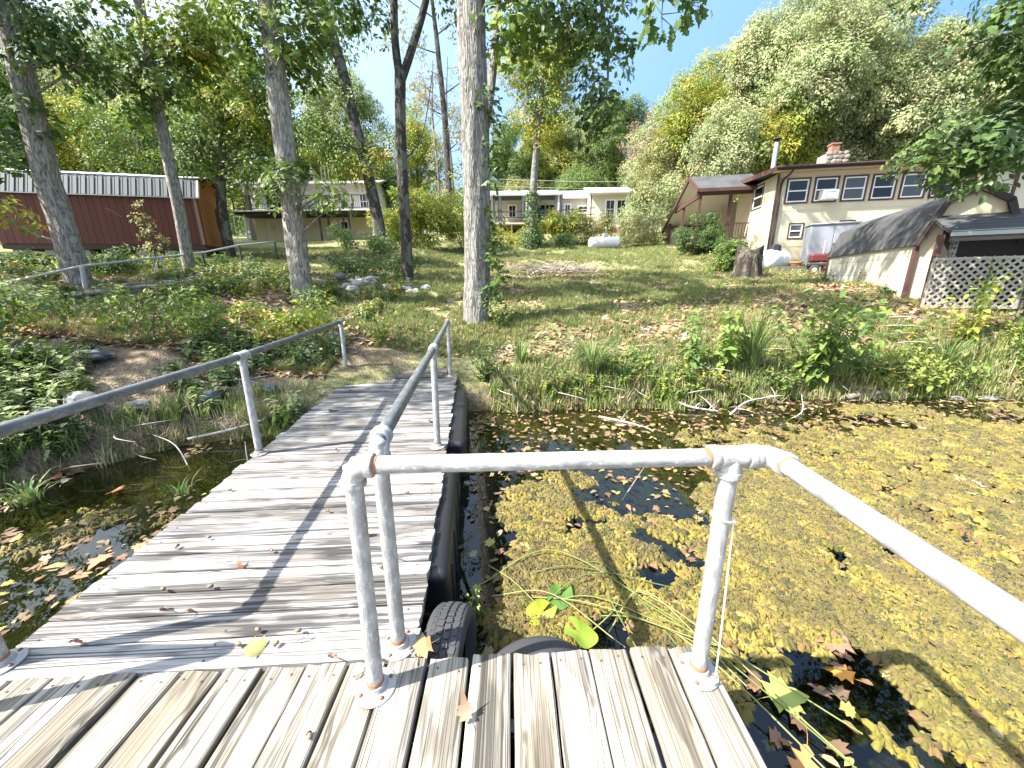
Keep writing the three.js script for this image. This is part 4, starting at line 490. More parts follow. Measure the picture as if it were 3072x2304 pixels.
{
  const t = thing('lean_to', 'open lean-to with dark shingled roof, pale eave board and diamond lattice front beside the shed', 'shed', [8.75 - 0.246, 1.0, -8.5 + 0.547], SA + Math.PI / 2); // local x along the front to the right, z toward the pond
  const L = 4.2; part('roof', bx(L, 0.05, 0.95, L / 2 + 0.12, 1.52, -0.28, 0.42), shingle, t); rnd = rng(73);
  const rf = t.children[0]; for (let k = 0; k < 6; k++) { const m = part('shingle_strip', bx(L + 0.04, 0.012, 0.2, L / 2 + 0.12, 1.375 + k * 0.071 + 0.0, 0.13 - k * 0.158, 0.48), shingle, rf); }
  part('eave_board', bx(L, 0.10, 0.03, L / 2 + 0.12, 1.30, 0.2), std([0.30, 0.32, 0.30], 0.85), t); part('beam', bx(L, 0.09, 0.09, L / 2 + 0.2, 1.21, 0.05), greyWood, t);
  for (const x of [0.08, 0.3, 1.45, 2.6, 4.0]) part('post', bx(0.09, 2.2, 0.09, x, 0.2, -0.02), x < 0.2 ? brown : greyWood, t);
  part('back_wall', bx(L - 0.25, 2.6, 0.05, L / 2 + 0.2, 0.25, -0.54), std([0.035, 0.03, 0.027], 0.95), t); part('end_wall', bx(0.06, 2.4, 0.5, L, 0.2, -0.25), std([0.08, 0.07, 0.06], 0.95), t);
  const lm = std([0.27, 0.25, 0.21], 0.9);
  const lattice = (x0, x1, y0, y1, z) => { const p = part('lattice_panel', frameGeo(x1 - x0, y1 - y0, 0.045, 0.03).translate((x0 + x1) / 2, (y0 + y1) / 2, z), lm, t); const w = x1 - x0, h = y1 - y0, step = 0.135; for (const s of [1, -1]) for (let c = -h + step / 2; c < w; c += step) { // line x = c + v (s=1)
        let v0 = Math.max(0, -c), v1 = Math.min(h, w - c); if (v1 - v0 < 0.05) continue; const xa = c + v0, xb = c + v1, len = (v1 - v0) * Math.SQRT2; const X = (xa + xb) / 2, Yc = (v0 + v1) / 2; part('slat', bx(len, 0.038, 0.007, x0 + X, s > 0 ? y0 + Yc : y1 - Yc, z + s * 0.004, 0, 0, s * Math.PI / 4), lm, p); } };
  lattice(0.02, 1.4, -0.12, 0.86, 0.06); lattice(1.5, 2.95, -0.2, 0.98, 0.085);
  part('board', bx(0.5, 0.3, 0.04, 2.9, 1.1, 0.0), offWhite, t);
}
// --- red barn on blocks
{
  const t = thing('red_barn', 'long red barn-shaped cabin on concrete blocks with ribbed grey metal roof', 'barn', [-11.4, 3.02, -15], 0.26); // x < 0 along the front wall
  const L = 5.9, W = 2.25, eh = 1.66, b = [0.17, 2.2], pk = [1.12, 2.46]; rnd = rng(81);
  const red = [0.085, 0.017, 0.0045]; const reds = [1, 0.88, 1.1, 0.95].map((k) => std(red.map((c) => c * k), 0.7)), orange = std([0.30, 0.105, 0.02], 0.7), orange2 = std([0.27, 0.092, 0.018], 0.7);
  const fw = part('front_wall', bx(L, eh, 0.06, -L / 2, eh / 2, -0.05), std([0.06, 0.01, 0.006], 0.9), t);
  for (let i = 0; i < 29; i++) { const w = L / 29; part('siding_board', bx(w - 0.009, eh, 0.022, -L + (i + 0.5) * w, eh / 2, -0.009), reds[i % 4], fw); }
  part('back_wall', bx(L, eh, 0.06, -L / 2, eh / 2, -W + 0.03), reds[0], t); part('floor', bx(L, 0.16, W, -L / 2, -0.09, -W / 2), brownDk, t);
  const shp = (holes) => { const s = new THREE.Shape([[0, 0], [0, eh], b, pk, [W - b[0], b[1]], [W, eh], [W, 0]].map((p) => new THREE.Vector2(...p))); for (const [x0, y0, x1, y1] of holes) s.holes.push(new THREE.Path([[x0, y0], [x0, y1], [x1, y1], [x1, y0]].map((p) => new THREE.Vector2(...p)))); const g = new THREE.ExtrudeGeometry(s, { depth: 0.05, bevelEnabled: false }); g.rotateY(Math.PI / 2); return g; };
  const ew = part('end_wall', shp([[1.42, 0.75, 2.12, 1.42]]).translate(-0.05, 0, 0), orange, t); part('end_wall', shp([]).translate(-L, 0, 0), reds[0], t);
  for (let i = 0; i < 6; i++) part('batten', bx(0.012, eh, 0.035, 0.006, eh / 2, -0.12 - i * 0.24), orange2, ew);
  part('corner_board', bx(0.10, eh, 0.03, -0.05, eh / 2, 0.018), std([0.2, 0.14, 0.11], 0.8), t);
  part('opening_trim', (() => { const g = frameGeo(0.8, 0.78, 0.05, 0.03); g.rotateY(Math.PI / 2); return g.translate(0.018, 1.085, -1.77); })(), brown, ew); part('sill_rail', bx(0.04, 0.06, 0.78, 0.03, 0.74, -1.77), orange2, ew);
  const metal = [std([0.055, 0.07, 0.075], 0.65), std([0.068, 0.084, 0.09], 0.65)];
  const roof = part('roof', merge([[[0, eh + 0.02], b], [b, pk], [pk, [W - b[0], b[1]]], [[W - b[0], b[1]], [W, eh + 0.02]]].map(([p, q]) => { const l = Math.hypot(q[0] - p[0], q[1] - p[1]), g = new THREE.BoxGeometry(L + 0.1, l, 0.02); g.rotateX(-Math.atan2(q[0] - p[0], q[1] - p[1])); return g.translate(-L / 2, (p[1] + q[1]) / 2, -(p[0] + q[0]) / 2); })), brownDk, t);
  const an = Math.atan2(b[0] + 0.06, b[1] - eh + 0.06), l1 = Math.hypot(b[0] + 0.06, b[1] - eh + 0.06);
  for (let i = 0; i < 26; i++) { const w = (L + 0.2) / 26, x = -L - 0.1 + (i + 0.5) * w; const g = merge([bx(w - 0.004, l1, 0.006), bx(0.025, l1, 0.022, -w / 2 + 0.015, 0, 0.012), bx(0.012, l1, 0.01, 0, 0, 0.006)]); g.rotateX(-an); part('roof_panel', g.translate(x, (eh - 0.05 + b[1]) / 2, -(b[0] - 0.06) / 2 + 0.028), metal[i % 2], roof); const l2 = Math.hypot(pk[0] - b[0], pk[1] - b[1]), g2 = merge([bx(w - 0.004, l2, 0.006), bx(0.025, l2, 0.022, -w / 2 + 0.015, 0, 0.012)]); g2.rotateX(-Math.atan2(pk[0] - b[0], pk[1] - b[1])); part('roof_panel', g2.translate(x, (b[1] + pk[1]) / 2 + 0.02, -(b[0] + pk[0]) / 2 + 0.006), metal[i % 2], roof); }
  part('ridge_cap', sweep([[-L - 0.1, pk[1] + 0.02, -pk[0]], [0.1, pk[1] + 0.02, -pk[0]]], 0.06, 8, 2), white, roof); part('eave_trim', bx(L + 0.2, 0.05, 0.03, -L / 2, eh - 0.06, 0.07), std([0.5, 0.52, 0.5], 0.5, { metalness: 0.4 }), roof);
  const seg = (p, q) => { const l = Math.hypot(q[0] - p[0], q[1] - p[1]) + 0.02, g = new THREE.BoxGeometry(0.05, l, 0.09); g.rotateX(-Math.atan2(q[0] - p[0], q[1] - p[1])); return g.translate(0.1, (p[1] + q[1]) / 2, -(p[0] + q[0]) / 2); };
  part('rake_trim', seg([-0.07, eh - 0.05], b), white, roof); part('rake_trim', seg(b, pk), brownDk, roof); part('rake_trim', seg(pk, [W - b[0], b[1]]), brownDk, roof); part('rake_trim', seg([W - b[0], b[1]], [W + 0.07, eh - 0.05]), white, roof);
  const blk = std([0.36, 0.35, 0.32], 0.95); for (let i = 0; i < 7; i++) for (const z of [-0.22, -W + 0.25]) for (let j = 0; j < 4; j++) part('concrete_block', rb(0.38, 0.185, 0.19, 0.008, -0.35 - i * 0.87 + (j % 2) * 0.015, -0.275 - j * 0.19, z), blk, t);
  for (const [x, a, len] of [[-1.7, -0.62, 0.9], [-2.55, -0.62, 0.5]]) part('batten', bx(len, 0.035, 0.012, x, 1.05, 0.009, 0, 0, a), std([0.24, 0.06, 0.04], 0.8), fw);
}
// --- two-storey house, left
{
  const t = thing('two_storey_house', 'two-storey pale house with an upper balcony railing and ochre ground floor behind the left trees', 'house', [-23.0, 5.3, -36.6], 0.02);
  const ochre = std([0.50, 0.41, 0.24], 0.9), siding = std([0.62, 0.58, 0.52], 0.85);
  part('lower_wall', wallWith(10.4, 2.0, [[8.0, 0.98, 0.86, 1.55]], 0.15, -0.9), ochre, t); part('upper_wall', wallWith(11.0, 4.9, [[2.3, 3.35, 2.1, 1.5], [6.9, 3.35, 1.1, 1.3], [10.0, 3.3, 0.9, 1.3]], 0.15, 2.25), siding, t);
  for (let i = 0; i < 36; i++) part('siding_batten', bx(0.04, 2.6, 0.025, 0.15 + i * 0.305, 3.6 + (Math.abs(0.15 + i * 0.305 - 2.3) < 1.1 || Math.abs(0.15 + i * 0.305 - 6.9) < 0.6 ? 1.2 : 0), 0.013), offWhite, t);
  windowIn(t, 2.3, 3.35, 0, 2.1, 1.5, offWhite, glassDark, 0, 0.06, 0.07, 2); windowIn(t, 6.9, 3.35, 0, 1.1, 1.3, offWhite, glassBlind); windowIn(t, 10.0, 3.3, 0, 0.9, 1.3, offWhite, glassDark); windowIn(t, 8.0, 0.98, 0, 0.86, 1.55, offWhite, glassDark, 0, 0.07, 0.07);
  const door = part('door', bx(1.55, 1.75, 0.06, 2.0, 0.86, 0.03), std([0.55, 0.45, 0.27], 0.8), t); part('door_frame', merge([bx(0.07, 1.85, 0.08, 1.18, 0.9, 0.045), bx(0.07, 1.85, 0.08, 2.82, 0.9, 0.045), bx(1.57, 0.08, 0.08, 2.0, 1.79, 0.045), bx(0.035, 1.75, 0.02, 2.0, 0.86, 0.07)]), offWhite, door); part('wreath', place(new THREE.TorusGeometry(0.13, 0.035, 6, 16), 1.62, 1.25, 0.09), std([0.4, 0.36, 0.3], 0.9), door);
  part('floor_slab', bx(11.6, 0.2, 2.1, 5.4, 2.12, 0.9), brownDk, t); part('balcony_deck', bx(11.6, 0.09, 2.3, 5.4, 2.27, 1.0), offWhite, t);
  const rail = part('balcony_railing', merge([bx(11.4, 0.06, 0.06, 5.4, 3.42, 2.08), bx(11.4, 0.045, 0.045, 5.4, 2.45, 2.08)]), brownDk, t); for (let i = 0; i < 76; i++) part('baluster', bx(0.022, 0.95, 0.022, -0.25 + i * 0.15, 2.93, 2.08), brownDk, rail); for (let i = 0; i < 9; i++) part('railing_post', bx(0.08, 1.15, 0.08, -0.25 + i * 1.42, 2.88, 2.08), brownDk, rail);
  for (const x of [0.25, 5.0, 6.6, 7.35, 8.65, 9.1]) part('post', bx(0.12, 2.9, 0.12, x, 0.65, 1.75), x < 1 ? offWhite : brownDk, t);
  part('roof', bx(12.4, 0.14, 8.7, 5.4, 5.75, -3.0, 0.3), std([0.3, 0.29, 0.28], 0.8), t); part('side_wall', bx(0.15, 5.8, 7, 10.95, 2.1, -3.6), siding, t); part('side_wall', bx(0.15, 5.8, 7, 0.05, 2.1, -3.6), siding, t); part('roof_fascia', bx(12.4, 0.2, 0.05, 5.4, 4.62, 1.1), offWhite, t);
  part('screen_wall', frameGeo(1.2, 2.3, 0.06, 0.05).translate(-0.9, 1.0, 0.5), offWhite, t);
}
// --- mobile home with porch
{
  const t = thing('mobile_home', 'long pale mobile home with roofed porch and striped curtains in the middle distance', 'house', [-1.6, 6.3, -40.6]);
  const lap = [std([0.56, 0.52, 0.43], 0.85), std([0.52, 0.485, 0.4], 0.85)]; const W = 13.0;
  const wl = part('front_wall', bx(W, 2.9, 0.1, W / 2, 1.75, -0.1), lap[0], t); for (let i = 0; i < 14; i++) part('clapboard', bx(W, 0.2, 0.03, W / 2, 0.5 + i * 0.195, -0.03, 0.05), lap[i % 2], wl);
  part('roof', bx(W + 0.5, 0.1, 2.6, W / 2, 3.62, -0.95, 0.36), std([0.74, 0.74, 0.72], 0.5), t); part('back_roof', bx(W + 0.5, 0.1, 2.6, W / 2, 3.62, -3.35, -0.36), std([0.74, 0.74, 0.72], 0.5), t); part('roof_fascia', bx(W + 0.5, 0.3, 0.06, W / 2, 3.1, 0.3), white, t); part('roof_vent', merge([cyl(0.09, 0.09, 0.4, 6.3, 3.75, -1.6), cyl(0.16, 0.1, 0.1, 6.3, 3.98, -1.6)]), std([0.3, 0.3, 0.3], 0.6), t);
  for (const [x, y, w, h] of [[1.9, 1.9, 0.9, 1.3], [7.4, 1.95, 0.75, 1.2], [8.95, 1.98, 1.2, 0.8]]) windowIn(t, x, y, 0.03, w, h, white, glassDark, 0, 0.05, 0.1, 2);
  const sd = part('sliding_door', frameGeo(1.9, 1.95, 0.1, 0.06).translate(5.2, 1.55, 0.03), std([0.35, 0.5, 0.47], 0.6), t); for (const x of [4.75, 5.65]) part('pane', bx(0.78, 1.75, 0.03, x, 1.55, 0.02), glassDark, sd);
  // room built out at the right
  part('room_wall', wallWith(3.8, 3.0, [[1.9, 1.7, 0.95, 1.75], [2.95, 1.7, 0.95, 1.75]], 0.12, 0.1).translate(9.35, 0, 1.6), lap[0], t); windowIn(t, 11.25, 1.7, 1.6, 0.95, 1.75, white, glassDark, 0, 0.05, 0.06, 2); windowIn(t, 12.3, 1.7, 1.6, 0.95, 1.75, white, glassDark, 0, 0.05, 0.06, 2);
  part('room_side', bx(0.12, 2.9, 1.6, 9.4, 1.55, 0.8), lap[0], t); part('room_roof', bx(4.4, 0.12, 3.0, 11.25, 3.5, 0.9, 0.33), white, t); part('room_roof_fascia', bx(4.4, 0.2, 0.05, 11.25, 3.02, 2.2), std([0.6, 0.5, 0.4], 0.8), t);
  const lat = part('red_lattice', frameGeo(2.2, 1.6, 0.08, 0.04).translate(11.3, -0.75, 1.9), std([0.42, 0.13, 0.09], 0.85), t); for (const s of [1, -1]) for (let i = 0; i < 9; i++) part('slat', bx(1.9, 0.05, 0.015, 10.5 + i * 0.2, -0.75, 1.9 + s * 0.01, 0, 0, s * 0.785), std([0.42, 0.13, 0.09], 0.85), lat);
  // porch
  part('porch_deck', bx(7.2, 0.14, 2.6, 3.2, 0.45, 1.3), std([0.5, 0.42, 0.32], 0.9), t); part('porch_ramp', bx(5.0, 0.1, 1.4, 7.0, 0.75, 2.0, 0, 0, 0.06), std([0.55, 0.47, 0.35], 0.9), t);
  part('porch_roof', bx(7.0, 0.12, 3.1, 2.9, 3.3, 1.25, 0.3), white, t); const cm = [std([0.07, 0.07, 0.10], 0.9), std([0.4, 0.4, 0.44], 0.9)];
  for (const x of [0.0, 3.2, 6.2]) part('porch_post', bx(0.13, 3.9, 0.13, x, 1.2, 2.5), x ? offWhite : std([0.42, 0.36, 0.3], 0.9), t);
  for (const x of [0.15, 0.75, 2.9, 3.5, 6.05, 6.4]) { const cu = part('curtain', bx(0.08, 2.3, 0.06, x - 0.16, 1.9, 2.35), cm[0], t); for (let k = 1; k < 5; k++) part('fold', sweep([[x - 0.16 + k * 0.085, 3.0, 2.35], [x - 0.14 + k * 0.06, 1.9, 2.35], [x - 0.16 + k * 0.08, 0.75, 2.35]], 0.045, 6, 6), cm[k % 2], cu); }
  part('shade_cloth', bx(3.0, 0.55, 0.04, 1.7, 2.75, 2.3), cm[0], t); part('shade_cloth', bx(2.7, 0.6, 0.04, 4.8, 2.75, 2.3), cm[0], t);
  const pr = part('porch_railing', merge([bx(6.4, 0.06, 0.06, 3.0, 1.45, 2.58), bx(6.4, 0.05, 0.05, 3.0, 0.95, 2.58), bx(6.4, 0.05, 0.05, 3.0, 0.65, 2.58), bx(3.4, 0.06, 0.06, 7.9, 1.6, 2.58, 0, 0, 0.05), bx(3.4, 0.05, 0.05, 7.9, 1.05, 2.58, 0, 0, 0.05)]), brownDk, t);
  for (let i = 0; i < 5; i++) part('support_post', bx(0.12, 2.2, 0.12, 0.1 + i * 1.7, -0.6, 2.3), std([0.45, 0.38, 0.3], 0.9), t);
  part('skirting', bx(W, 1.6, 0.06, W / 2, -0.45, -0.2), std([0.12, 0.09, 0.07], 0.95), t);
  part('star_ornament', (() => { const s = new THREE.Shape(); for (let i = 0; i < 12; i++) { const a = (i / 12) * 6.283, r = i % 2 ? 0.14 : 0.42; i ? s.lineTo(Math.cos(a) * r, Math.sin(a) * r) : s.moveTo(r, 0); } return new THREE.ExtrudeGeometry(s, { depth: 0.03, bevelEnabled: false }).translate(3.0, 1.95, 0.02); })(), std([0.16, 0.06, 0.03], 0.8), t);
}
// overhead wires behind the mobile home
for (const [dy, w] of [[0, 'lowest'], [0.55, 'middle'], [1.25, 'topmost']]) one('power_line', sweep([[-9, 11.6 + dy, -46], [2, 11.0 + dy, -46], [14, 10.7 + dy, -46], [26, 11.2 + dy, -46]], 0.022, 5, 30), std([0.35, 0.35, 0.33], 0.7), w + ' of three thin wires crossing behind the mobile home', 'wire');

// ------------------------------------------------------------------ things standing on the lawn
const tankMat = std([0.60, 0.66, 0.68], 0.4), tankOld = std([0.70, 0.70, 0.68], 0.6);
function tank(label, pos, ry, L, r, mat, hood) {
  const t = thing('propane_tank', label, 'propane tank', pos, ry); const P = []; for (let i = 0; i <= 12; i++) { const a = (i / 12) * Math.PI / 2; P.push(new THREE.Vector2(Math.sin(a) * r, -L / 2 + r * 0.75 * (1 - Math.cos(a)))); } for (let i = 12; i >= 0; i--) { const a = (i / 12) * Math.PI / 2; P.push(new THREE.Vector2(Math.sin(a) * r, L / 2 - r * 0.75 * (1 - Math.cos(a)))); }
  P[0].x = P[P.length - 1].x = 0; const b = part('shell', place(new THREE.LatheGeometry(P, 40), 0, r + 0.14, 0, 0, 0, Math.PI / 2), mat, t); for (const x of [-L * 0.3, 0, L * 0.3]) part('weld_seam', place(new THREE.TorusGeometry(r + 0.001, 0.008, 6, 40), x, r + 0.14, 0, 0, Math.PI / 2), mat, b);
  part('lid', merge([place(new THREE.CylinderGeometry(0.2, 0.22, 0.2, 24), 0, 2 * r + 0.2, 0), place(new THREE.SphereGeometry(0.2, 20, 8, 0, 6.29, 0, 1.5).scale(1, 0.45, 1), 0, 2 * r + 0.3, 0)]), hood, t);
  for (const x of [-L * 0.28, L * 0.28]) for (const z of [-0.2, 0.2]) part('foot', bx(0.09, 0.3, 0.09, x, 0.1, z), mat, t); return t;
}
tank('white propane tank with black lid between the tree stump and the cream house', [11.8, 1.68, -17.6], 0.55, 1.75, 0.43, tankMat, std([0.03, 0.03, 0.035], 0.6));
tank('old whitish propane tank lying among bushes below the mobile home', [6.7, 3.5, -28.2], -0.05, 2.3, 0.4, tankOld, std([0.5, 0.5, 0.48], 0.7));
{
  const t = thing('tree_stump', 'weathered grey tree stump with flared roots in front of the propane tank', 'stump', [9.1, 1.5, -15]);
  const g = sweep([[0, -0.2, 0], [0, 0.25, 0], [-0.02, 0.7, 0], [0.02, 1.12, 0]], (tt, a) => (0.42 + 0.30 * Math.exp(-tt * 5) * (0.6 + 0.7 * Math.pow(Math.abs(Math.sin(a * 2.5)), 1.5)) + 0.035 * Math.sin(a * 9) + 0.05 * (fbm(a * 5, tt * 3, 3) - 0.5)) * (1 - 0.06 * tt), 56, 30, false);
  const p = g.attributes.position; for (let i = 0; i < p.count; i++) if (p.getY(i) > 1.0) p.setY(i, p.getY(i) + 0.12 * Math.sin(Math.atan2(p.getZ(i), p.getX(i)) * 2 + 1)); g.computeVertexNormals();
  part('trunk', g, new THREE.MeshStandardMaterial({ color: C(0.85, 0.8, 0.74), map: barkB.map, bumpMap: barkB.bumpMap, bumpScale: 0.03, roughness: 1 }), t); part('cut_top', cyl(0.38, 0.38, 0.05, 0, 1.0, 0, 24), std([0.2, 0.16, 0.12], 1), t);
}
function leafyMass(name, label, cat, pos, blobs, kind, col, lai, seed, stems = 8, group) { const t = thing(name, label, cat, pos, 0, group); rnd = rng(seed); for (let i = 0; i < stems; i++) { const b = blobs[i % blobs.length]; part('stem', sweep([[R(-0.15, 0.15), -0.1, R(-0.1, 0.1)], [b[0] * 0.5 + R(-0.1, 0.1), b[1] * 0.5, b[2] * 0.5], [b[0] + R(-0.3, 0.3) * b[3], b[1] + R(0, 0.6) * b[3], b[2] + R(-0.3, 0.3) * b[3]]], [0.014, 0.009, 0.003], 5, 6, false), barkDark, t); } crown(t, blobs, kind, col, lai, seed, 'foliage'); return t; }
const mound = (rx, h, rz, n, r, seed) => { rnd = rng(seed); return Array.from({ length: n }, () => [R(-rx, rx), R(0.15, 1) * h, R(-rz, rz), r * R(0.7, 1.25)]); };
leafyMass('hedge', 'clipped rounded green hedge bush just left of the tree stump', 'hedge', [9.5, 1.85, -16.6], mound(0.7, 1.0, 0.45, 24, 0.33, 301), 'bush', 'green', 3.2, 301, 10);
leafyMass('bush', 'dark green climbing bush against the left porch posts', 'bush', [10.15, 2.5, -21.2], [...mound(1.0, 1.7, 0.5, 18, 0.42, 302), [-0.3, 2.0, 0, 0.4], [0.4, 2.0, 0, 0.4]], 'bush', 'deep', 2.6, 302, 12);
leafyMass('bush', 'low reddish leaf heap bush below the porch beside the grass track', 'bush', [10.1, 2.2, -19.4], mound(0.7, 0.35, 0.5, 8, 0.28, 303), 'bush', 'olive', 2.0, 303, 6);
{
  const t = thing('trash_bin', 'green wheeled trash bin on the grass track left of the porch', 'trash bin', [12.9, 4.4, -32]); const g = std([0.01, 0.10, 0.045], 0.5);
  const body = new THREE.CylinderGeometry(0.48, 0.38, 0.95, 4, 1).rotateY(Math.PI / 4); part('body', body.translate(0, 0.5, 0), g, t); part('lid', rb(0.76, 0.07, 0.78, 0.03, 0, 1.02, 0), std([0.012, 0.12, 0.06], 0.5), t); for (const x of [-0.3, 0.3]) part('wheel', place(new THREE.CylinderGeometry(0.12, 0.12, 0.06, 16), x, 0.12, -0.33, 0, 0, Math.PI / 2), rubber, t); part('handle', bx(0.5, 0.04, 0.05, 0, 0.98, -0.42), g, t);
}
{
  const t = thing('storage_cabinet', 'grey metal storage cabinet against the cream house wall beside the shed', 'cabinet', [14.1, 1.9, -17.6], -0.35); const m = std([0.28, 0.295, 0.325], 0.6), d = std([0.24, 0.255, 0.285], 0.6);
  part('body', rb(1.7, 1.75, 0.8, 0.02, 0, 0.9, 0), m, t); for (const x of [-0.42, 0.42]) part('door', rb(0.8, 1.62, 0.03, 0.01, x, 0.88, 0.412), d, t); part('top', rb(1.8, 0.06, 0.9, 0.02, 0, 1.81, 0.02), m, t); part('meter_plate', bx(0.2, 0.26, 0.02, 0.4, 1.25, 0.437), std([0.62, 0.63, 0.64], 0.5), t); part('latch', bx(0.03, 0.14, 0.03, 0.03, 0.95, 0.44), brownDk, t);
}
{
  const t = thing('riding_mower', 'red riding lawn mower half hidden behind the left end of the shed', 'mower', [12.75, 1.62, -15.6], -0.5); const red = std([0.09, 0.013, 0.010], 0.5), blk = std([0.02, 0.02, 0.02], 0.6);
  part('hood', rb(0.75, 0.34, 0.5, 0.09, -0.35, 0.62, 0), red, t); part('frame', rb(1.5, 0.12, 0.5, 0.03, 0.0, 0.36, 0), blk, t); part('rear_fender', rb(0.6, 0.22, 0.8, 0.07, 0.5, 0.6, 0), red, t); part('seat', merge([rb(0.4, 0.1, 0.42, 0.04, 0.45, 0.78, 0), rb(0.1, 0.34, 0.42, 0.04, 0.66, 0.95, 0)]), blk, t); part('steering_wheel', place(new THREE.TorusGeometry(0.16, 0.018, 8, 24), 0.08, 0.95, 0, 1.1, 0, 0.5), blk, t); part('mower_deck', rb(0.7, 0.14, 0.95, 0.05, 0.08, 0.22, 0), red, t);
  for (const [x, r, w] of [[-0.55, 0.17, 0.13], [0.5, 0.25, 0.2]]) for (const z of [-0.36, 0.36]) { const wh = part('wheel', place(new THREE.TorusGeometry(r * 0.72, r * 0.32, 10, 24), x, r, z), rubber, t); part('rim', cyl(r * 0.5, r * 0.5, 0.07, x, r, z, 16, Math.PI / 2), std([0.55, 0.5, 0.3], 0.5), wh); }
}
for (const [x, z, r, w] of [[12.55, -17.2, 0.24, 'larger'], [12.95, -17.0, 0.17, 'smaller']]) { const t = thing('flower_pot', w + ' terracotta pot with a small plant right of the white propane tank', 'flower pot', [x, ground(x, z), z]); part('pot', place(new THREE.LatheGeometry([[0, 0], [0.62, 0], [0.95, 0.95], [1.05, 0.95], [1.05, 1.2], [0.95, 1.2], [0.9, 1.05], [0, 1.0]].map(([a, b]) => new THREE.Vector2(a * r, b * r)), 24), 0, 0, 0), std([0.40, 0.17, 0.10], 0.85), t); crown(t, [[0, r * 1.4, 0, r * 0.8]], 'bush', 'green', 1.6, 310 + r * 100, 'plant'); }
one('pipe_pole', sweep([[0, -0.3, 0], [0.02, 0.8, 0], [0.04, 1.55, 0]], 0.03, 12, 6), galvCast, 'upright pale pipe standing in front of the grey cabinet', 'pole', [12.35, 1.35, -15.6]);
one('clothes_wire', sweep([[12.38, 2.55, -15.6], [12.9, 2.52, -15.5], [13.4, 2.5, -15.2]], 0.01, 6, 8), std([0.25, 0.25, 0.25], 0.6), 'thin horizontal bar from the upright pipe towards the shed', 'bar');
for (const [x, z, L, ry, w] of [[12.1, -16.3, 1.9, -0.15, 'left'], [13.0, -14.9, 1.2, -0.4, 'right']]) one('landscape_timber', rb(L, 0.2, 0.2, 0.02), greyWood, w + ' grey timber edging the bed below the propane tank', 'timber', [x, ground(x, z) + 0.08, z], ry);
// stones
const stoneMats = [[0.34, 0.32, 0.29], [0.42, 0.395, 0.36], [0.25, 0.23, 0.21]].map((c) => new THREE.MeshStandardMaterial({ color: C(...c), map: stucco, bumpMap: stucco, bumpScale: 0.03, roughness: 0.95 })), wetStone = [[0.10, 0.112, 0.118], [0.15, 0.15, 0.145], [0.08, 0.083, 0.083]].map((c) => new THREE.MeshStandardMaterial({ color: C(...c), map: stucco, bumpMap: stucco, bumpScale: 0.03, roughness: 0.8 }));
rnd = rng(320);
const stoneGeos = [0, 1, 2, 3, 4].map((k) => lumpy(0.5, 2, 0.5, 40 + k * 7, 1, 0.42 + 0.06 * k, 0.8));
function stone(label, group, x, z, s, mat, dy = 0, ry = R(0, 6.28)) { const m = one('stone', stoneGeos[Math.floor(rnd() * 5)], mat, label, 'stone', [x, ground(x, z) + s * 0.1 + dy, z], ry, group); m.scale.set(s, s * R(0.7, 1.1), s * R(0.7, 1.1)); return m; }
for (const [x, z, s, l, dy] of [[-5.15, -4.30, 0.48, 'long flat dark rock at the left water edge', 0.1], [-5.22, -3.98, 0.34, 'wedge-shaped dark rock jutting over the left water edge', 0.12], [-4.85, -4.62, 0.3, 'dark rock under the grass tuft at the left water edge', 0.05], [-5.9, -5.2, 0.42, 'grey boulder in the weeds above the left water edge', 0.05], [-5.75, -4.75, 0.26, 'small reddish grey rock behind the long flat dark rock', 0.06], [-4.25, -5.05, 0.3, 'grey rock in the left bank weeds near the fallen branch', 0.05], [-3.6, -5.35, 0.26, 'pale rock beside the fallen branch on the left bank', 0.05], [-3.3, -7.0, 0.4, 'square pale rock below the shaggy trunk', 0.06]]) stone(l, null, x, z, s, pick(wetStone), dy, R(-0.5, 0.5));
for (let i = 0; i < 34; i++) { const a = i / 34; const x = lerp(-4.6, -2.4, a) + R(-0.3, 0.3), z = -11.1 + R(-0.35, 0.35) - 0.6 * Math.sin(a * 3); stone('pale limestone lump in the flat row of stones by the forked dark trunk', 'pale stones by the forked trunk', x, z, R(0.16, 0.4), pick(stoneMats)); }
for (let i = 0; i < 30; i++) { const x = -4.6 + R(-0.75, 0.75), z = -12.2 + R(-0.5, 0.5); stone('grey rubble stone in the heap left of the forked dark trunk', 'rubble heap left of the forked trunk', x, z, R(0.16, 0.34), pick([...stoneMats, wetStone[1]]), R(0, 0.22)); }
// brush pile of dry branches
{
  const t = thing('brush_pile', 'pile of dry bare branches lying on the lawn right of the big grey trunk', 'brush pile', [1.9, ground(1.9, -17), -17]); rnd = rng(330); const bm = [std([0.36, 0.30, 0.24], 0.95), std([0.26, 0.2, 0.16], 0.95), std([0.46, 0.41, 0.34], 0.95)];
  for (let i = 0; i < 130; i++) { const x = R(-1.3, 1.6), z = R(-0.5, 0.7), L = R(0.5, 1.5), a = R(-0.6, 0.9) + (rnd() < 0.5 ? 0 : Math.PI), y = R(0, 0.4) * (1 - Math.abs(x) / 2.2); part('branch', sweep([[x, y, z], [x + Math.cos(a) * L * 0.5, y + R(-0.02, 0.22), z - Math.sin(a) * L * 0.3], [x + Math.cos(a) * L, y + R(-0.12, 0.32), z - Math.sin(a) * L * 0.5]], [R(0.012, 0.026), 0.013, 0.004], 5, 5, false), pick(bm), t); }
}
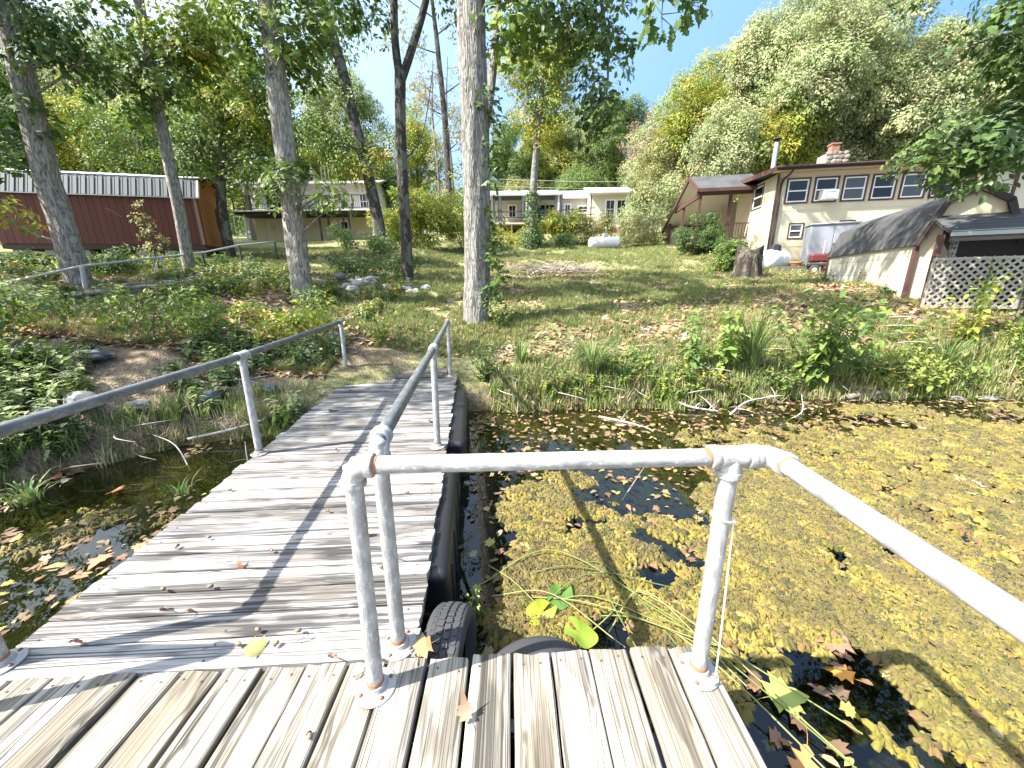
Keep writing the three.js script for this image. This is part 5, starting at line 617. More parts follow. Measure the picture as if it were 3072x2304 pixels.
// fallen branches and sticks on the banks
const stickMat = [std([0.28, 0.25, 0.21], 0.9), std([0.17, 0.15, 0.125], 0.9), std([0.36, 0.335, 0.30], 0.9)];
function branch(name, label, pts, r, mat, twigs, seed) { rnd = rng(seed); const p0 = V(...pts[0]); const t = thing(name, label, 'branch', pts[0]); const rel = pts.map((p) => V(...p).sub(p0)); part('stem', sweep(rel, [r, r * 0.8, r * 0.35], 7, pts.length * 5, true), mat, t); const c = new THREE.CatmullRomCurve3(rel.length > 2 ? rel : [rel[0], rel[0].clone().lerp(rel[1], 0.5), rel[1]]); for (let i = 0; i < twigs; i++) { const q = c.getPoint(R(0.2, 0.95)), d = V(R(-1, 1), R(-0.05, 0.7), R(-1, 1)).multiplyScalar(r * R(7, 16)); part('twig', sweep([q, q.clone().addScaledVector(d, 0.5).add(V(0, r, 0)), q.clone().add(d)], [r * 0.45, r * 0.3, r * 0.12], 5, 5, false), mat, t); } return t; }
branch('branch', 'pale fallen branch lying from the left bank towards the walkway edge', [[-4.2, -0.36, -4.5], [-3.6, -0.28, -4.75], [-3.0, -0.12, -5.3], [-2.75, 0.02, -5.5]], 0.018, stickMat[2], 8, 341);
branch('log', 'grey weathered log on the left bank beside the middle of the walkway', [[-3.4, 0.02, -6.1], [-3.05, 0.2, -6.8], [-2.9, 0.38, -7.2]], 0.055, stickMat[1], 5, 342);
branch('branch', 'bleached twig sticking out of the water left of the walkway', [[-2.95, -0.52, -3.8], [-3.1, -0.36, -4.0], [-3.2, -0.25, -4.15]], 0.009, stickMat[2], 3, 343);
branch('branch', 'thin bare stick slanting out of the left water near the rocks', [[-3.7, -0.5, -3.9], [-4.1, -0.3, -4.2], [-4.6, -0.22, -4.4]], 0.008, stickMat[2], 3, 344);
branch('branch', 'whitish driftwood branch at the water edge in the middle of the right bank', [[2.3, -0.22, -6.0], [2.75, -0.38, -5.55], [3.15, -0.42, -5.4]], 0.022, stickMat[2], 6, 345);
branch('branch', 'pale forked driftwood stick at the water edge below the sedge', [[3.3, -0.46, -5.35], [3.7, -0.34, -5.6], [4.3, -0.3, -5.75]], 0.018, stickMat[2], 6, 346);
branch('branch', 'thin curved twig dipping into the water below the broad-leaved plant', [[4.0, -0.47, -5.1], [4.35, -0.4, -5.3], [4.45, -0.2, -5.5]], 0.01, stickMat[2], 2, 347);
branch('log', 'flat grey slab of driftwood at the water edge under the broad-leaved plant', [[5.6, -0.40, -5.95], [6.1, -0.36, -6.0], [6.7, -0.38, -6.05]], 0.05, stickMat[1], 0, 348);
branch('branch', 'dark bent stick standing in the pond behind the front rail', [[1.05, -0.52, -3.2], [1.2, -0.36, -3.3], [1.32, -0.2, -3.35]], 0.008, stickMat[1], 2, 349);
branch('branch', 'sunken pale stick in the shallows near the big plants', [[1.3, -0.44, -5.3], [1.7, -0.44, -5.0], [1.9, -0.45, -4.8]], 0.02, stickMat[0], 2, 350);
for (let i = 0; i < 8; i++) { const x = 6.6 + R(0, 3.6), z = -5.75 - R(0, 0.25); const m = stone('flat dark stone in the pebbly strip at the far right water edge', 'stones at the right water edge', x, z, R(0.18, 0.42), pick(wetStone)); m.scale.y *= 0.45; }
// concrete pad where the walkway meets the bank
one('concrete_pad', rb(1.25, 0.14, 0.75, 0.03), std([0.17, 0.14, 0.11], 0.95), 'dirty brown concrete pad at the far end of the walkway', 'slab', [-1.75, 0.0, -6.62], 0.08);
// ------------------------------------------------------------------ old plank path and pipe fence on the left slope
{
  const t = thing('plank_path', 'old broken grey plank path climbing the left slope', 'path', [0, 0, 0]); rnd = rng(361); const pts = [[-10.4, 0.62, -7.6], [-9.2, 1.1, -8.3], [-8.9, 1.36, -9.6], [-9.0, 1.62, -10.8], [-9.3, 1.95, -12.4]];
  const c = new THREE.CatmullRomCurve3(pts.map((p) => V(...p)));
  for (let i = 0; i < 30; i++) { const q = c.getPoint(i / 30), T = c.getTangent(i / 30); const m = part('plank', plank(1.05, 0.17, 0.04, 700 + i, 4), pick([greyWood, walkMats[1], walkMats[3]]), t); m.position.set(q.x + R(-0.06, 0.06), Math.max(q.y, ground(q.x, q.z) + 0.09), q.z); m.rotation.set(R(-0.05, 0.05), Math.atan2(-T.z, T.x) + Math.PI / 2 + R(-0.12, 0.12), R(-0.06, 0.06)); }
  for (const s of [-0.4, 0.4]) part('stringer', sweep(Array.from({ length: 8 }, (_, i) => { const q = c.getPoint(i / 7); return V(q.x + s, Math.max(q.y, ground(q.x, q.z) + 0.09) - 0.09, q.z); }), 0.05, 4, 14), darkWood, t);
}
{
  const t = thing('pipe_fence', 'rusty grey pipe handrail on posts beside the plank path in front of the barn', 'railing'); const m = std([0.40, 0.40, 0.36], 0.7, { metalness: 0.2 }), dk = std([0.05, 0.05, 0.045], 0.8);
  const T = [[-11.95, 1.65, -9.1], [-9.77, 2.02, -9.0], [-9.7, 2.32, -11.0], [-9.75, 2.55, -12.6], [-9.9, 2.95, -14.6], [-9.4, 3.2, -16]].map((p) => V(...p));
  for (let i = 0; i < T.length - 1; i++) pipe('rail', T[i], T[i + 1], m, t, 0.028);
  [[1, -0.1, m, 0.045], [2, 0.15, m, 0.03], [3, 0.0, dk, 0.03], [4, 0, dk, 0.03], [5, 0, dk, 0.03]].forEach(([i, dx, mm, r]) => pipe('post', T[i], V(T[i].x + dx, ground(T[i].x, T[i].z) - 0.2, T[i].z), mm, t, r));
}
one('hose', sweep([[-9.68, 2.3, -10.9], [-9.6, 1.9, -10.6], [-9.3, 1.75, -10.3], [-8.7, 1.66, -10.1], [-8.2, 1.6, -10.3], [-8.5, 1.72, -10.7], [-9.1, 1.75, -10.5]], 0.014, 6, 50), std([0.5, 0.5, 0.46], 0.7), 'thin grey hose looped on the plank path by the pipe handrail', 'hose');

// ------------------------------------------------------------------ plants of the banks
function sedge(label, x, z, n, h, spread, cols, seed, group, y) { // tuft of long arching blades
  const y0 = y ?? ground(x, z); const t = thing('sedge_tuft', label, 'grass tuft', [x, y0, z], 0, group); rnd = rng(seed);
  const blades = []; for (let i = 0; i < n; i++) { const a = R(0, 6.28), L = h * R(0.55, 1.15), o = R(0, 0.12), lean = R(0.25, 1) * spread, w = R(0.007, 0.014), pos = [], idx = [], N = 7, px = Math.cos(a), pz = Math.sin(a); for (let k = 0; k <= N; k++) { const q = k / N, d = o + lean * L * Math.pow(q, 1.7), yy = L * (q - 0.42 * spread * q * q * q * R(0.9, 1.5)), ww = w * (1 - q * q * 0.95); pos.push(px * d - pz * ww, yy, pz * d + px * ww, px * d, yy - ww * 0.5, pz * d, px * d + pz * ww, yy, pz * d - px * ww); if (k) { const b = (k - 1) * 3; idx.push(b, b + 1, b + 3, b + 1, b + 4, b + 3, b + 1, b + 2, b + 4, b + 2, b + 5, b + 4); } } blades.push(geoFrom(pos, idx)); }
  const per = Math.ceil(n / 3); for (let k = 0; k < 3; k++) { const s = blades.slice(k * per, (k + 1) * per); if (s.length) part('blades', merge(s), leafy(cols[k % cols.length]), t); } return t;
}
function broadPlant(label, x, z, o, seed, group) { // upright stems with pointed leaves
  const y0 = o.y ?? ground(x, z), t = thing('leafy_plant', label, 'plant', [x, y0, z], 0, group); rnd = rng(seed); const base = leafGeo(o.shape ?? 'oval', o.leaf ?? 0.13, 0.3), mats = (o.cols ?? GREENS.green).map((c) => leafy(c)); const bins = mats.map(() => []);
  for (let s = 0; s < o.stems; s++) { const a = R(0, 6.28), L = o.h * R(0.6, 1.05), d = o.r * R(0.15, 1), tip = V(Math.cos(a) * d, L, Math.sin(a) * d), mid = V(tip.x * 0.35 + R(-0.04, 0.04), L * 0.55, tip.z * 0.35), c = new THREE.QuadraticBezierCurve3(V(R(-0.06, 0.06), -0.05, R(-0.06, 0.06)), mid, tip); part('stem', sweep([c.getPoint(0), c.getPoint(0.5), c.getPoint(1)], [0.007, 0.005, 0.002], 5, 6, false), mats[0], t);
    const n = o.leaves; for (let i = 0; i < n; i++) { const q = c.getPoint(lerp(0.22, 1, i / (n - 1))), g = base.clone(), sc = R(0.6, 1.15) * (1 - 0.35 * (i / n)); g.scale(sc, sc, sc); g.rotateX(R(-0.5, 0.5)); g.rotateZ(R(-0.75, 0.45)); g.rotateY(i * 2.4 + s + R(-0.4, 0.4)); bins[Math.floor(rnd() * mats.length)].push(g.translate(q.x, q.y, q.z)); } }
  bins.forEach((b, k) => b.length && part('leaves', merge(b), mats[k], t)); return t;
}
broadPlant('tall bushy plant with big glossy leaves on the right bank, biggest of the bank plants', 5.15, -6.15, { stems: 46, h: 1.6, r: 0.95, leaves: 14, leaf: 0.2, cols: [[0.096, 0.189, 0.03], [0.16, 0.261, 0.036], [0.224, 0.29, 0.042]] }, 401);
broadPlant('leafy plant with drooping pointed leaves left of the biggest bank plant', 3.62, -6.25, { stems: 10, h: 1.35, r: 0.42, leaves: 10, leaf: 0.25, cols: [[0.16, 0.261, 0.036], [0.24, 0.319, 0.048]] }, 402);
broadPlant('small upright plant with hanging broad leaves at the left of the sedge clump', 3.1, -6.3, { stems: 7, h: 1.1, r: 0.3, leaves: 9, leaf: 0.24, cols: [[0.112, 0.217, 0.036], [0.16, 0.261, 0.042]] }, 403);
broadPlant('spreading yellow-green plant right of the biggest bank plant', 6.9, -6.1, { stems: 30, h: 0.8, r: 0.9, leaves: 10, leaf: 0.14, cols: [[0.208, 0.275, 0.036], [0.288, 0.304, 0.06]] }, 404);
broadPlant('tall thin plant with yellow leaves near the right edge of the bank', 8.1, -6.6, { stems: 10, h: 1.35, r: 0.6, leaves: 11, leaf: 0.18, cols: [[0.256, 0.319, 0.036], [0.384, 0.377, 0.036]] }, 405);
broadPlant('dark leafy plant pressed against the right side of the walkway end', -0.45, -6.15, { stems: 20, h: 0.62, r: 0.5, leaves: 10, leaf: 0.1, cols: [[0.08, 0.16, 0.024], [0.16, 0.246, 0.036]] }, 406);
broadPlant('bright yellow-green plant left of the walkway end, behind the railing post', -2.45, -7.05, { stems: 14, h: 0.72, r: 0.5, leaves: 10, leaf: 0.13, cols: [[0.224, 0.29, 0.036], [0.32, 0.348, 0.048]] }, 407);
broadPlant('green leafy vine at the right foot of the big grey trunk', -0.25, -8.15, { stems: 18, h: 0.7, r: 0.55, leaves: 10, leaf: 0.1, cols: [[0.128, 0.203, 0.036], [0.24, 0.29, 0.048]] }, 408);
broadPlant('low nettle-like plant at the water edge in the middle of the right bank', 1.9, -6.15, { stems: 14, h: 0.42, r: 0.45, leaves: 8, leaf: 0.09, cols: [[0.112, 0.203, 0.03], [0.208, 0.275, 0.048]] }, 409);
broadPlant('low broad plant at the water edge under the left sedge', 2.75, -6.0, { stems: 14, h: 0.4, r: 0.5, leaves: 8, leaf: 0.11, cols: [[0.24, 0.304, 0.048], [0.16, 0.246, 0.036]] }, 410);
broadPlant('small sapling in front of the diamond lattice', 9.05, -7.35, { stems: 9, h: 1.1, r: 0.4, leaves: 11, leaf: 0.11, cols: [[0.128, 0.217, 0.036], [0.192, 0.275, 0.036]] }, 411);
broadPlant('second sapling in front of the lattice, near the middle post', 9.75, -7.15, { stems: 8, h: 1.4, r: 0.35, leaves: 12, leaf: 0.11, cols: [[0.096, 0.174, 0.024], [0.16, 0.217, 0.036]] }, 412);
broadPlant('low fern-like plant at the near foot of the shed wall', 8.85, -8.95, { stems: 12, h: 0.35, r: 0.4, leaves: 8, leaf: 0.11, cols: [[0.064, 0.131, 0.024], [0.096, 0.174, 0.024]] }, 413);
broadPlant('low weeds at the far foot of the shed wall', 10.5, -13.0, { stems: 14, h: 0.45, r: 0.7, leaves: 8, leaf: 0.11, cols: [[0.08, 0.145, 0.024], [0.128, 0.189, 0.036]] }, 414);
broadPlant('thin reddish weed in front of the shed wall', 9.5, -10.6, { stems: 6, h: 0.6, r: 0.2, leaves: 8, leaf: 0.07, cols: [[0.144, 0.16, 0.048], [0.224, 0.145, 0.06]] }, 415);
broadPlant('rank dark weeds at the far right edge of the bank', 9.3, -6.3, { stems: 34, h: 0.95, r: 0.9, leaves: 12, leaf: 0.1, cols: [[0.064, 0.145, 0.024], [0.112, 0.203, 0.03]] }, 416);
broadPlant('tiny sprig growing on the wet edge beside the upright tyre', -0.24, -1.82, { y: -0.36, stems: 7, h: 0.16, r: 0.1, leaves: 7, leaf: 0.035, cols: [[0.192, 0.275, 0.048], [0.32, 0.348, 0.084]] }, 417);
[[0.75, -6.05, 12, 0.4, 0.4, 0.08, 'low leafy weeds on the bank just right of the walkway end'], [2.3, -6.35, 14, 0.5, 0.5, 0.1, 'yellow-green weeds between the big arching sedge and the pointed-leaf plants'], [4.55, -6.05, 12, 0.5, 0.4, 0.1, 'leafy weeds at the left foot of the biggest bank plant'], [5.95, -6.2, 14, 0.75, 0.45, 0.12, 'medium leafy plant at the right flank of the biggest bank plant'], [7.6, -6.1, 14, 0.5, 0.5, 0.1, 'pale leafy weeds below the yellow-leaved tall plant'], [8.7, -6.15, 16, 0.7, 0.5, 0.1, 'mixed weeds next to the rank dark weeds at the right edge'], [-3.5, -6.1, 16, 0.6, 0.5, 0.07, 'feathery weeds behind the left handrail near its middle post'], [-4.4, -5.7, 16, 0.55, 0.5, 0.07, 'feathery weeds on the left bank above the fallen branch'], [-5.6, -5.9, 16, 0.6, 0.6, 0.07, 'feathery weeds left of the fallen branch, higher on the bank'], [-7.2, -5.2, 16, 0.6, 0.7, 0.075, 'feathery weeds at the left edge above the near rail']].forEach(([x, z, n, h, r, lf, l], i) => broadPlant(l, x, z, { stems: n, h, r, leaves: 11, leaf: lf, shape: i > 5 ? 'lance' : 'oval', cols: i % 2 ? [[0.17, 0.26, 0.045], [0.24, 0.31, 0.07]] : [[0.13, 0.22, 0.035], [0.2, 0.28, 0.05]] }, 470 + i));
const sg = [[0.10, 0.19, 0.04], [0.16, 0.25, 0.06], [0.26, 0.28, 0.09]], dry = [[0.25, 0.22, 0.11], [0.16, 0.17, 0.06], [0.2, 0.16, 0.09]];
sedge('big arching sedge clump in the middle of the right bank', 1.35, -6.15, 170, 1.05, 0.9, sg, 421);
sedge('tall stiff sedge clump between the two pointed-leaf plants', 4.1, -6.3, 170, 1.4, 0.6, sg, 422);
sedge('sedge clump left of the big arching one, by the walkway', 0.15, -6.5, 60, 0.7, 0.6, sg, 423);
sedge('dry tan grass tuft hanging over the water near the walkway', 0.7, -5.95, 60, 0.55, 1.0, dry, 424);
sedge('dry grass tuft at the water edge below the tall sedge', 3.3, -5.95, 50, 0.5, 0.95, dry, 425);
sedge('blue-green grass tuft at the right bank beside the yellow plant', 7.5, -6.35, 60, 0.9, 0.7, sg, 426);
sedge('grass tuft left of the walkway near the middle post', -3.1, -6.6, 60, 0.6, 0.7, sg, 427);
sedge('grass tuft drooping into the left water by the rocks', -4.45, -4.7, 45, 0.55, 0.9, [[0.1, 0.19, 0.03], [0.16, 0.22, 0.05], [0.3, 0.28, 0.15]], 428);
sedge('small bright tuft growing in the left water', -3.35, -3.35, 14, 0.22, 0.8, sg, 429, null, -0.46);
sedge('green tuft at the far left water edge', -5.3, -3.5, 50, 0.4, 0.8, sg, 430);
sedge('sprawling green tuft in the water at the left edge', -4.75, -3.25, 40, 0.35, 1.0, sg, 431, null, -0.46);
sedge('pale cut-leaf tuft by the rubble heap', -3.95, -12.6, 40, 0.7, 0.6, [[0.12, 0.16, 0.07], [0.16, 0.18, 0.08], [0.1, 0.14, 0.05]], 432);
// shrubs of the left slope
for (const [l, x, z, b, k, c, lai, s] of [
  ['broad dark green shrub on the left bank above the rocks', -6.3, -6.3, mound(1.2, 0.55, 0.5, 12, 0.32, 441), 'bush', 'green', 0.9, 441],
  ['loose green shrub behind the left handrail', -4.2, -7.0, mound(0.9, 0.7, 0.5, 12, 0.3, 442), 'bush', 'yellow', 0.8, 442],
  ['grey-leaved weedy shrub at the left edge by the plank path', -9.3, -6.5, mound(1.3, 0.9, 0.6, 16, 0.36, 443), 'bush', 'pale', 1.4, 443],
  ['low dark shrub left of the broad dark one', -8.0, -5.6, mound(1.1, 0.6, 0.5, 13, 0.32, 444), 'bush', 'green', 1.1, 444],
  ['small shrub at the left edge of the bank near the water', -6.6, -4.6, mound(0.7, 0.45, 0.4, 9, 0.28, 445), 'bush', 'green', 1.5, 445],
  ['dark undergrowth bush under the left half of the barn', -13.0, -11.8, mound(1.9, 0.25, 0.6, 18, 0.33, 446), 'bush', 'deep', 1.7, 446],
  ['dark undergrowth bush under the right half of the barn', -10.2, -13.2, mound(1.3, 0.3, 0.5, 14, 0.3, 447), 'bush', 'deep', 1.5, 447],
  ['lone yellow-green sapling in front of the middle of the barn', -11.0, -12.3, [[0, 0.5, 0, 0.35], [0.1, 0.9, 0, 0.35], [-0.1, 1.4, 0, 0.28], [0.05, 1.8, 0, 0.2]], 'bush', 'olive', 0.8, 448],
  ['leafy shrub between shaggy trunk and plank path', -6.6, -9.3, mound(0.6, 0.4, 0.4, 5, 0.25, 449), 'bush', 'green', 1.0, 449],
  ['small leafy shrub at the foot of the shaggy trunk', -4.55, -9.1, mound(0.5, 0.4, 0.4, 7, 0.25, 450), 'bush', 'green', 1.3, 450],
  ['yellow-green thicket between the two dark trunks', -5.2, -23, mound(2.3, 2.6, 0.8, 26, 0.7, 451), 'mid', 'yellow', 1.9, 451],
  ['deep green thicket left of the big grey trunk, far up the lawn', -3.0, -24.5, mound(1.6, 2.4, 0.7, 16, 0.6, 452), 'mid', 'green', 1.8, 452],
  ['dark brambles at the foot of the curving dark trunk', -6.6, -18.6, mound(1.2, 0.7, 0.6, 14, 0.4, 453), 'bush', 'deep', 1.6, 453],
  ['low brambles behind the rubble heap', -5.2, -14.2, mound(1.6, 0.5, 0.5, 14, 0.33, 454), 'bush', 'deep', 1.4, 454],
  ['yellow-green bush below the mobile home porch', 3.2, -30.5, mound(2.2, 1.9, 0.6, 22, 0.65, 455), 'mid', 'yellow', 1.8, 455],
  ['olive bush between the ivy-clad tree and the old tank', 5.6, -30.8, mound(2.0, 2.0, 0.6, 18, 0.6, 456), 'mid', 'olive', 1.6, 456],
  ['dark low bush at the foot of the ivy-clad tree', 2.6, -27, mound(1.6, 0.7, 0.6, 16, 0.42, 457), 'bush', 'deep', 1.6, 457],
  ['straw-coloured bush right of the old tank', 9.3, -29.2, mound(1.2, 1.8, 0.6, 16, 0.5, 458), 'willow', 'olive', 1.3, 458],
  ['pale bush left of the ivy-clad tree', 0.0, -28.5, mound(1.2, 0.9, 0.5, 12, 0.45, 459), 'bush', 'yellow', 1.6, 459],
]) leafyMass('shrub', l, 'shrub', [x, ground(x, z), z], b, k, c, lai, s, 8);
// ------------------------------------------------------------------ ground cover: nobody could count these
function scatter(name, geo, mat, n, seed, fn) { rnd = rng(seed); const L = []; let guard = 0; while (L.length < n && guard++ < n * 30) { const v = fn(); if (v) L.push(v); } const im = new THREE.InstancedMesh(geo, mat, L.length), c = new THREE.Color(); L.forEach(([x, y, z, s, col, rx = 0, ry = R(0, 6.28), rz = 0, sy = s], i) => { M4.compose(V(x, y, z), Q.setFromEuler(EU.set(rx, ry, rz, 'YXZ')), V(s, sy, s)); im.setMatrixAt(i, M4); im.setColorAt(i, c.setRGB(...col)); }); im.name = numbered(name); im.userData.kind = 'stuff'; im.castShadow = im.receiveShadow = true; scene.add(im); return im; }
function wedge(d0, d1, pw) { const d = d0 + (d1 - d0) * Math.pow(rnd(), pw), x = R(-1.5, 1.5) * d; return [x, -d]; }
const tuft = (() => { rnd = rng(501); const out = []; for (let i = 0; i < 9; i++) { const a = R(0, 6.28), L = R(0.05, 0.12), d = R(0.01, 0.06), w = 0.0035, px = Math.cos(a), pz = Math.sin(a), o = R(0, 0.04), b = R(0, 6.28), ox = Math.cos(b) * o, oz = Math.sin(b) * o; out.push(geoFrom([ox - pz * w, 0, oz + px * w, ox + pz * w, 0, oz - px * w, ox + px * d * 0.4 - pz * w * 0.8, L * 0.6, oz + pz * d * 0.4 + px * w * 0.8, ox + px * d * 0.4 + pz * w * 0.8, L * 0.6, oz + pz * d * 0.4 - px * w * 0.8, ox + px * d, L, oz + pz * d], [0, 1, 2, 1, 3, 2, 2, 3, 4])); } return merge(out); })();
const tuftMat = leafy([1, 1, 1], { transmission: 0.3 });
const onDock = (x, z) => x > -3.0 && x < -0.3 && z > -6.9;
scatter('lawn_grass', tuft, tuftMat, 95000, 511, () => { const [x, z] = wedge(5.9, 30, 1.5); const s = -z - shore(x); if (s < 0.15 || onDock(x, z)) return null; const lit = litterAmt(x, z); if (rnd() < lit * 0.85) return null; if (fbm(x * 1.4 + 3, z * 1.4, 3) < 0.4) return null; const dryness = fbm(x * 0.8, z * 0.8 + 5, 3); const c = rnd() < 0.25 + 0.5 * (dryness - 0.4) ? [R(0.28, 0.4), R(0.26, 0.34), 0.13] : pick([[0.11, 0.17, 0.04], [0.16, 0.22, 0.055], [0.22, 0.25, 0.075]]); const k = R(0.7, 1.25) * (1 + -z * 0.02); return [x, ground(x, z) - 0.005, z, k, c]; });
const deadLeaf = merge([leafGeo('maple', 0.11, 0.35).rotateX(0.2)]), deadLeaf2 = leafGeo('oak', 0.12, -0.3);
const deadCols = [[0.34, 0.23, 0.13], [0.26, 0.165, 0.09], [0.42, 0.31, 0.2], [0.30, 0.14, 0.06], [0.2, 0.13, 0.085], [0.48, 0.38, 0.26], [0.40, 0.30, 0.10]];
const deadMat = leafy([1, 1, 1], { transmission: 0.15 });
scatter('leaf_litter', deadLeaf, deadMat, 21000, 521, () => { const [x, z] = wedge(5.75, 22, 1.5); if (-z - shore(x) < 0.03 || onDock(x, z)) return null; if (rnd() > 0.3 + litterAmt(x, z)) return null; return [x, ground(x, z) + R(0.005, 0.03), z, R(0.6, 1.25), pick(deadCols), R(-0.35, 0.35), R(0, 6.28), R(-0.35, 0.35)]; });
scatter('leaf_litter', deadLeaf2, deadMat, 19000, 522, () => { const [x, z] = wedge(5.75, 22, 1.5); if (-z - shore(x) < 0.03 || onDock(x, z)) return null; if (rnd() > 0.3 + litterAmt(x, z)) return null; return [x, ground(x, z) + R(0.005, 0.04), z, R(0.6, 1.25), pick(deadCols), R(-0.4, 0.4), R(0, 6.28), R(-0.4, 0.4)]; });
// low leafy weeds on the bank rim and the left slope
const weed = (() => { rnd = rng(531); const out = [], b = leafGeo('oval', 0.075, 0.25); for (let s = 0; s < 4; s++) { const a = R(0, 6.28), h = R(0.1, 0.24), d = R(0.03, 0.1); out.push(sweep([[0, -0.03, 0], [Math.cos(a) * d, h, Math.sin(a) * d]], [0.004, 0.002], 3, 1, false)); for (let i = 0; i < 7; i++) { const q = R(0.3, 1), g = b.clone(), sc = R(0.6, 1.2); g.scale(sc, sc, sc); g.rotateZ(R(-0.6, 0.5)); g.rotateY(R(0, 6.28)); out.push(g.translate(Math.cos(a) * d * q, h * q, Math.sin(a) * d * q)); } } return merge(out); })();
scatter('undergrowth', weed, leafMat, 3000, 532, () => { const x = R(-12, 12), s = Math.pow(rnd(), 1.6) * (x < -2.8 ? 2.6 : 0.95) + 0.08, z = -(shore(x) + s); if (onDock(x, z) || fbm(x * 1.1, z * 1.1, 2) < (x < -2.8 ? 0.48 : 0.42) || rnd() > 0.8) return null; const c = pick(x < -2.8 ? [...GREENS.green, ...GREENS.deep, ...GREENS.pale] : [...GREENS.green, ...GREENS.yellow]); return [x, ground(x, z), z, x < -2.8 ? R(0.6, 1.4) : R(0.4, 1.05), c]; });
scatter('undergrowth', weed, leafMat, 1100, 533, () => { const x = R(-14, -3.0), z = R(-14, -7.5); if (fbm(x * 0.7, z * 0.7, 3) < 0.54) return null; return [x, ground(x, z), z, R(0.6, 1.5), pick([...GREENS.green, ...GREENS.pale, ...GREENS.yellow])]; });
scatter('dry_grass', tuft, tuftMat, 4200, 534, () => { const x = R(-11, 11), s = R(-0.05, 0.7), z = -(shore(x) + s); if (onDock(x, z) || (x < -2.6 && rnd() < 0.7)) return null; return [x, ground(x, z), z, R(1.2, 2.6), pick([[0.34, 0.30, 0.15], [0.24, 0.28, 0.08], [0.42, 0.38, 0.22], [0.16, 0.24, 0.045], [0.2, 0.27, 0.06]]), R(-0.4, 0.4)]; });
scatter('twigs', sweep([[0, 0, 0], [0.15, 0.02, 0.03], [0.3, 0.0, -0.02]], [0.006, 0.005, 0.002], 4, 4, false), std([1, 1, 1], 0.95), 420, 535, () => { const x = R(-10, 9), z = -(shore(x) + R(0, 1.6)); if (onDock(x, z)) return null; return [x, ground(x, z) + 0.02, z, R(0.6, 2.2), pick([[0.2, 0.17, 0.13], [0.13, 0.10, 0.08], [0.28, 0.25, 0.21]]), R(-0.2, 0.2), R(0, 6.28), R(-0.2, 0.25)]; });

// ------------------------------------------------------------------ algae, floating leaves, lily pads
function algaeGeo(seed) { const r = rng(seed), n = 22, rings = 3, pos = [0, 0.012, 0], idx = [], ph = r() * 6; const out = Array.from({ length: n }, (_, i) => { const a = (i / n) * 6.283; return 0.62 + 0.25 * Math.sin(a * 3 + ph) + 0.2 * Math.sin(a * 5 + ph * 2) + 0.35 * (r() - 0.5); }); for (let k = 1; k <= rings; k++) for (let i = 0; i < n; i++) { const a = (i / n) * 6.283 + 0.15 * k, q = k / rings, rad = out[i] * q * 0.85; pos.push(Math.cos(a) * rad * 0.06, k === rings ? -0.004 : 0.004 + 0.022 * r(), Math.sin(a) * rad * 0.06); } for (let i = 0; i < n; i++) { const j = (i + 1) % n; idx.push(0, 1 + j, 1 + i); for (let k = 0; k < rings - 1; k++) { const a = 1 + k * n, b = a + n; idx.push(a + i, a + j, b + i, a + j, b + j, b + i); } } return geoFrom(pos, idx); }
const algMat = leafy([1, 1, 1], { transmission: 0.2, roughness: 0.85 });
function algaeCover(x, z) {
  const d = -z; if (x > -0.25 + (z + 1.25) * 0.1 && x > -1) { // right of the walkway
    let k = 0.30 + 0.38 * sstep(0.5, 3.6, x) + 0.3 * sstep(1.4, 1.9, d) * (1 - sstep(2.9, 3.5, d)) * (1 - sstep(2.0, 3.0, x)) + 0.25 * sstep(2.2, 3.5, x) * sstep(1.6, 2.8, d);
    k -= 0.85 * (1 - sstep(0.05, 0.42, x + 0.25 + (d - 1.25) * 0.06)); k -= 0.95 * sstep(4.3, 5.15, d); k -= 0.35 * sstep(3.2, 4.2, d) * (1 - sstep(2.2, 4.2, x));
    k -= 0.75 * Math.exp(-(((x - 1.25) / 0.95) ** 2) - ((d - 4.0) / 0.85) ** 2); k -= 0.5 * Math.exp(-(((x - 1.1) / 0.45) ** 2) - ((d - 3.2) / 0.25) ** 2); k -= 0.45 * Math.exp(-(((x - 1.9) / 0.5) ** 2) - ((d - 1.7) / 0.4) ** 2); k -= 0.5 * Math.exp(-(((x - 1.35) / 0.45) ** 2) - ((d - 1.1) / 0.5) ** 2);
    k += 0.95 * (fbm(x * 1.7, z * 1.7, 4) - 0.53) * 2 + 1.0 * (fbm(x * 5, z * 5, 3) - 0.54); return k; }
  if (x < -2.3) return -0.12 + 0.9 * (fbm(x * 1.1 + 7, z * 1.1, 3) - 0.5) * 2;
  return -1;
}
const algCols = [[0.165, 0.132, 0.02], [0.22, 0.172, 0.03], [0.10, 0.092, 0.019], [0.26, 0.20, 0.045], [0.06, 0.06, 0.016], [0.15, 0.095, 0.034], [0.19, 0.155, 0.025]];
for (let k = 0; k < 4; k++) scatter('floating_algae', algaeGeo(601 + k), algMat, 17000, 610 + k, () => { const near = rnd() < 0.45; const x = near ? R(-0.4, 3.4) : R(-6, 10.5), z = near ? -R(0.2, 3.6) : -R(-1.2, 5.7); if (z > -1.25 && x < 0.9) return null; if (-z > shore(x) - 0.05) return null; const c = algaeCover(x, z); if (rnd() > clamp(c * 1.6) ) return null; const edge = clamp(c); const n = fbm(x * 5, z * 5, 2); return [x, WATER + R(0.0, 0.005), z, Math.pow(rnd(), 2) * 1.2 + 0.4 * (0.75 + 0.4 * edge), mixc(pick(algCols), mixc([0.14, 0.13, 0.03], [0.07, 0.05, 0.02], fbm(x * 0.9, z * 0.9 + 3, 2)), 0.55 * sstep(0.42, 0.62, n)), R(-0.06, 0.06), R(0, 6.28), R(-0.06, 0.06)]; });
const leafOnWater = leafGeo('maple', 0.11, 0.32), leafOnWater2 = leafGeo('oval', 0.085, 0.3);
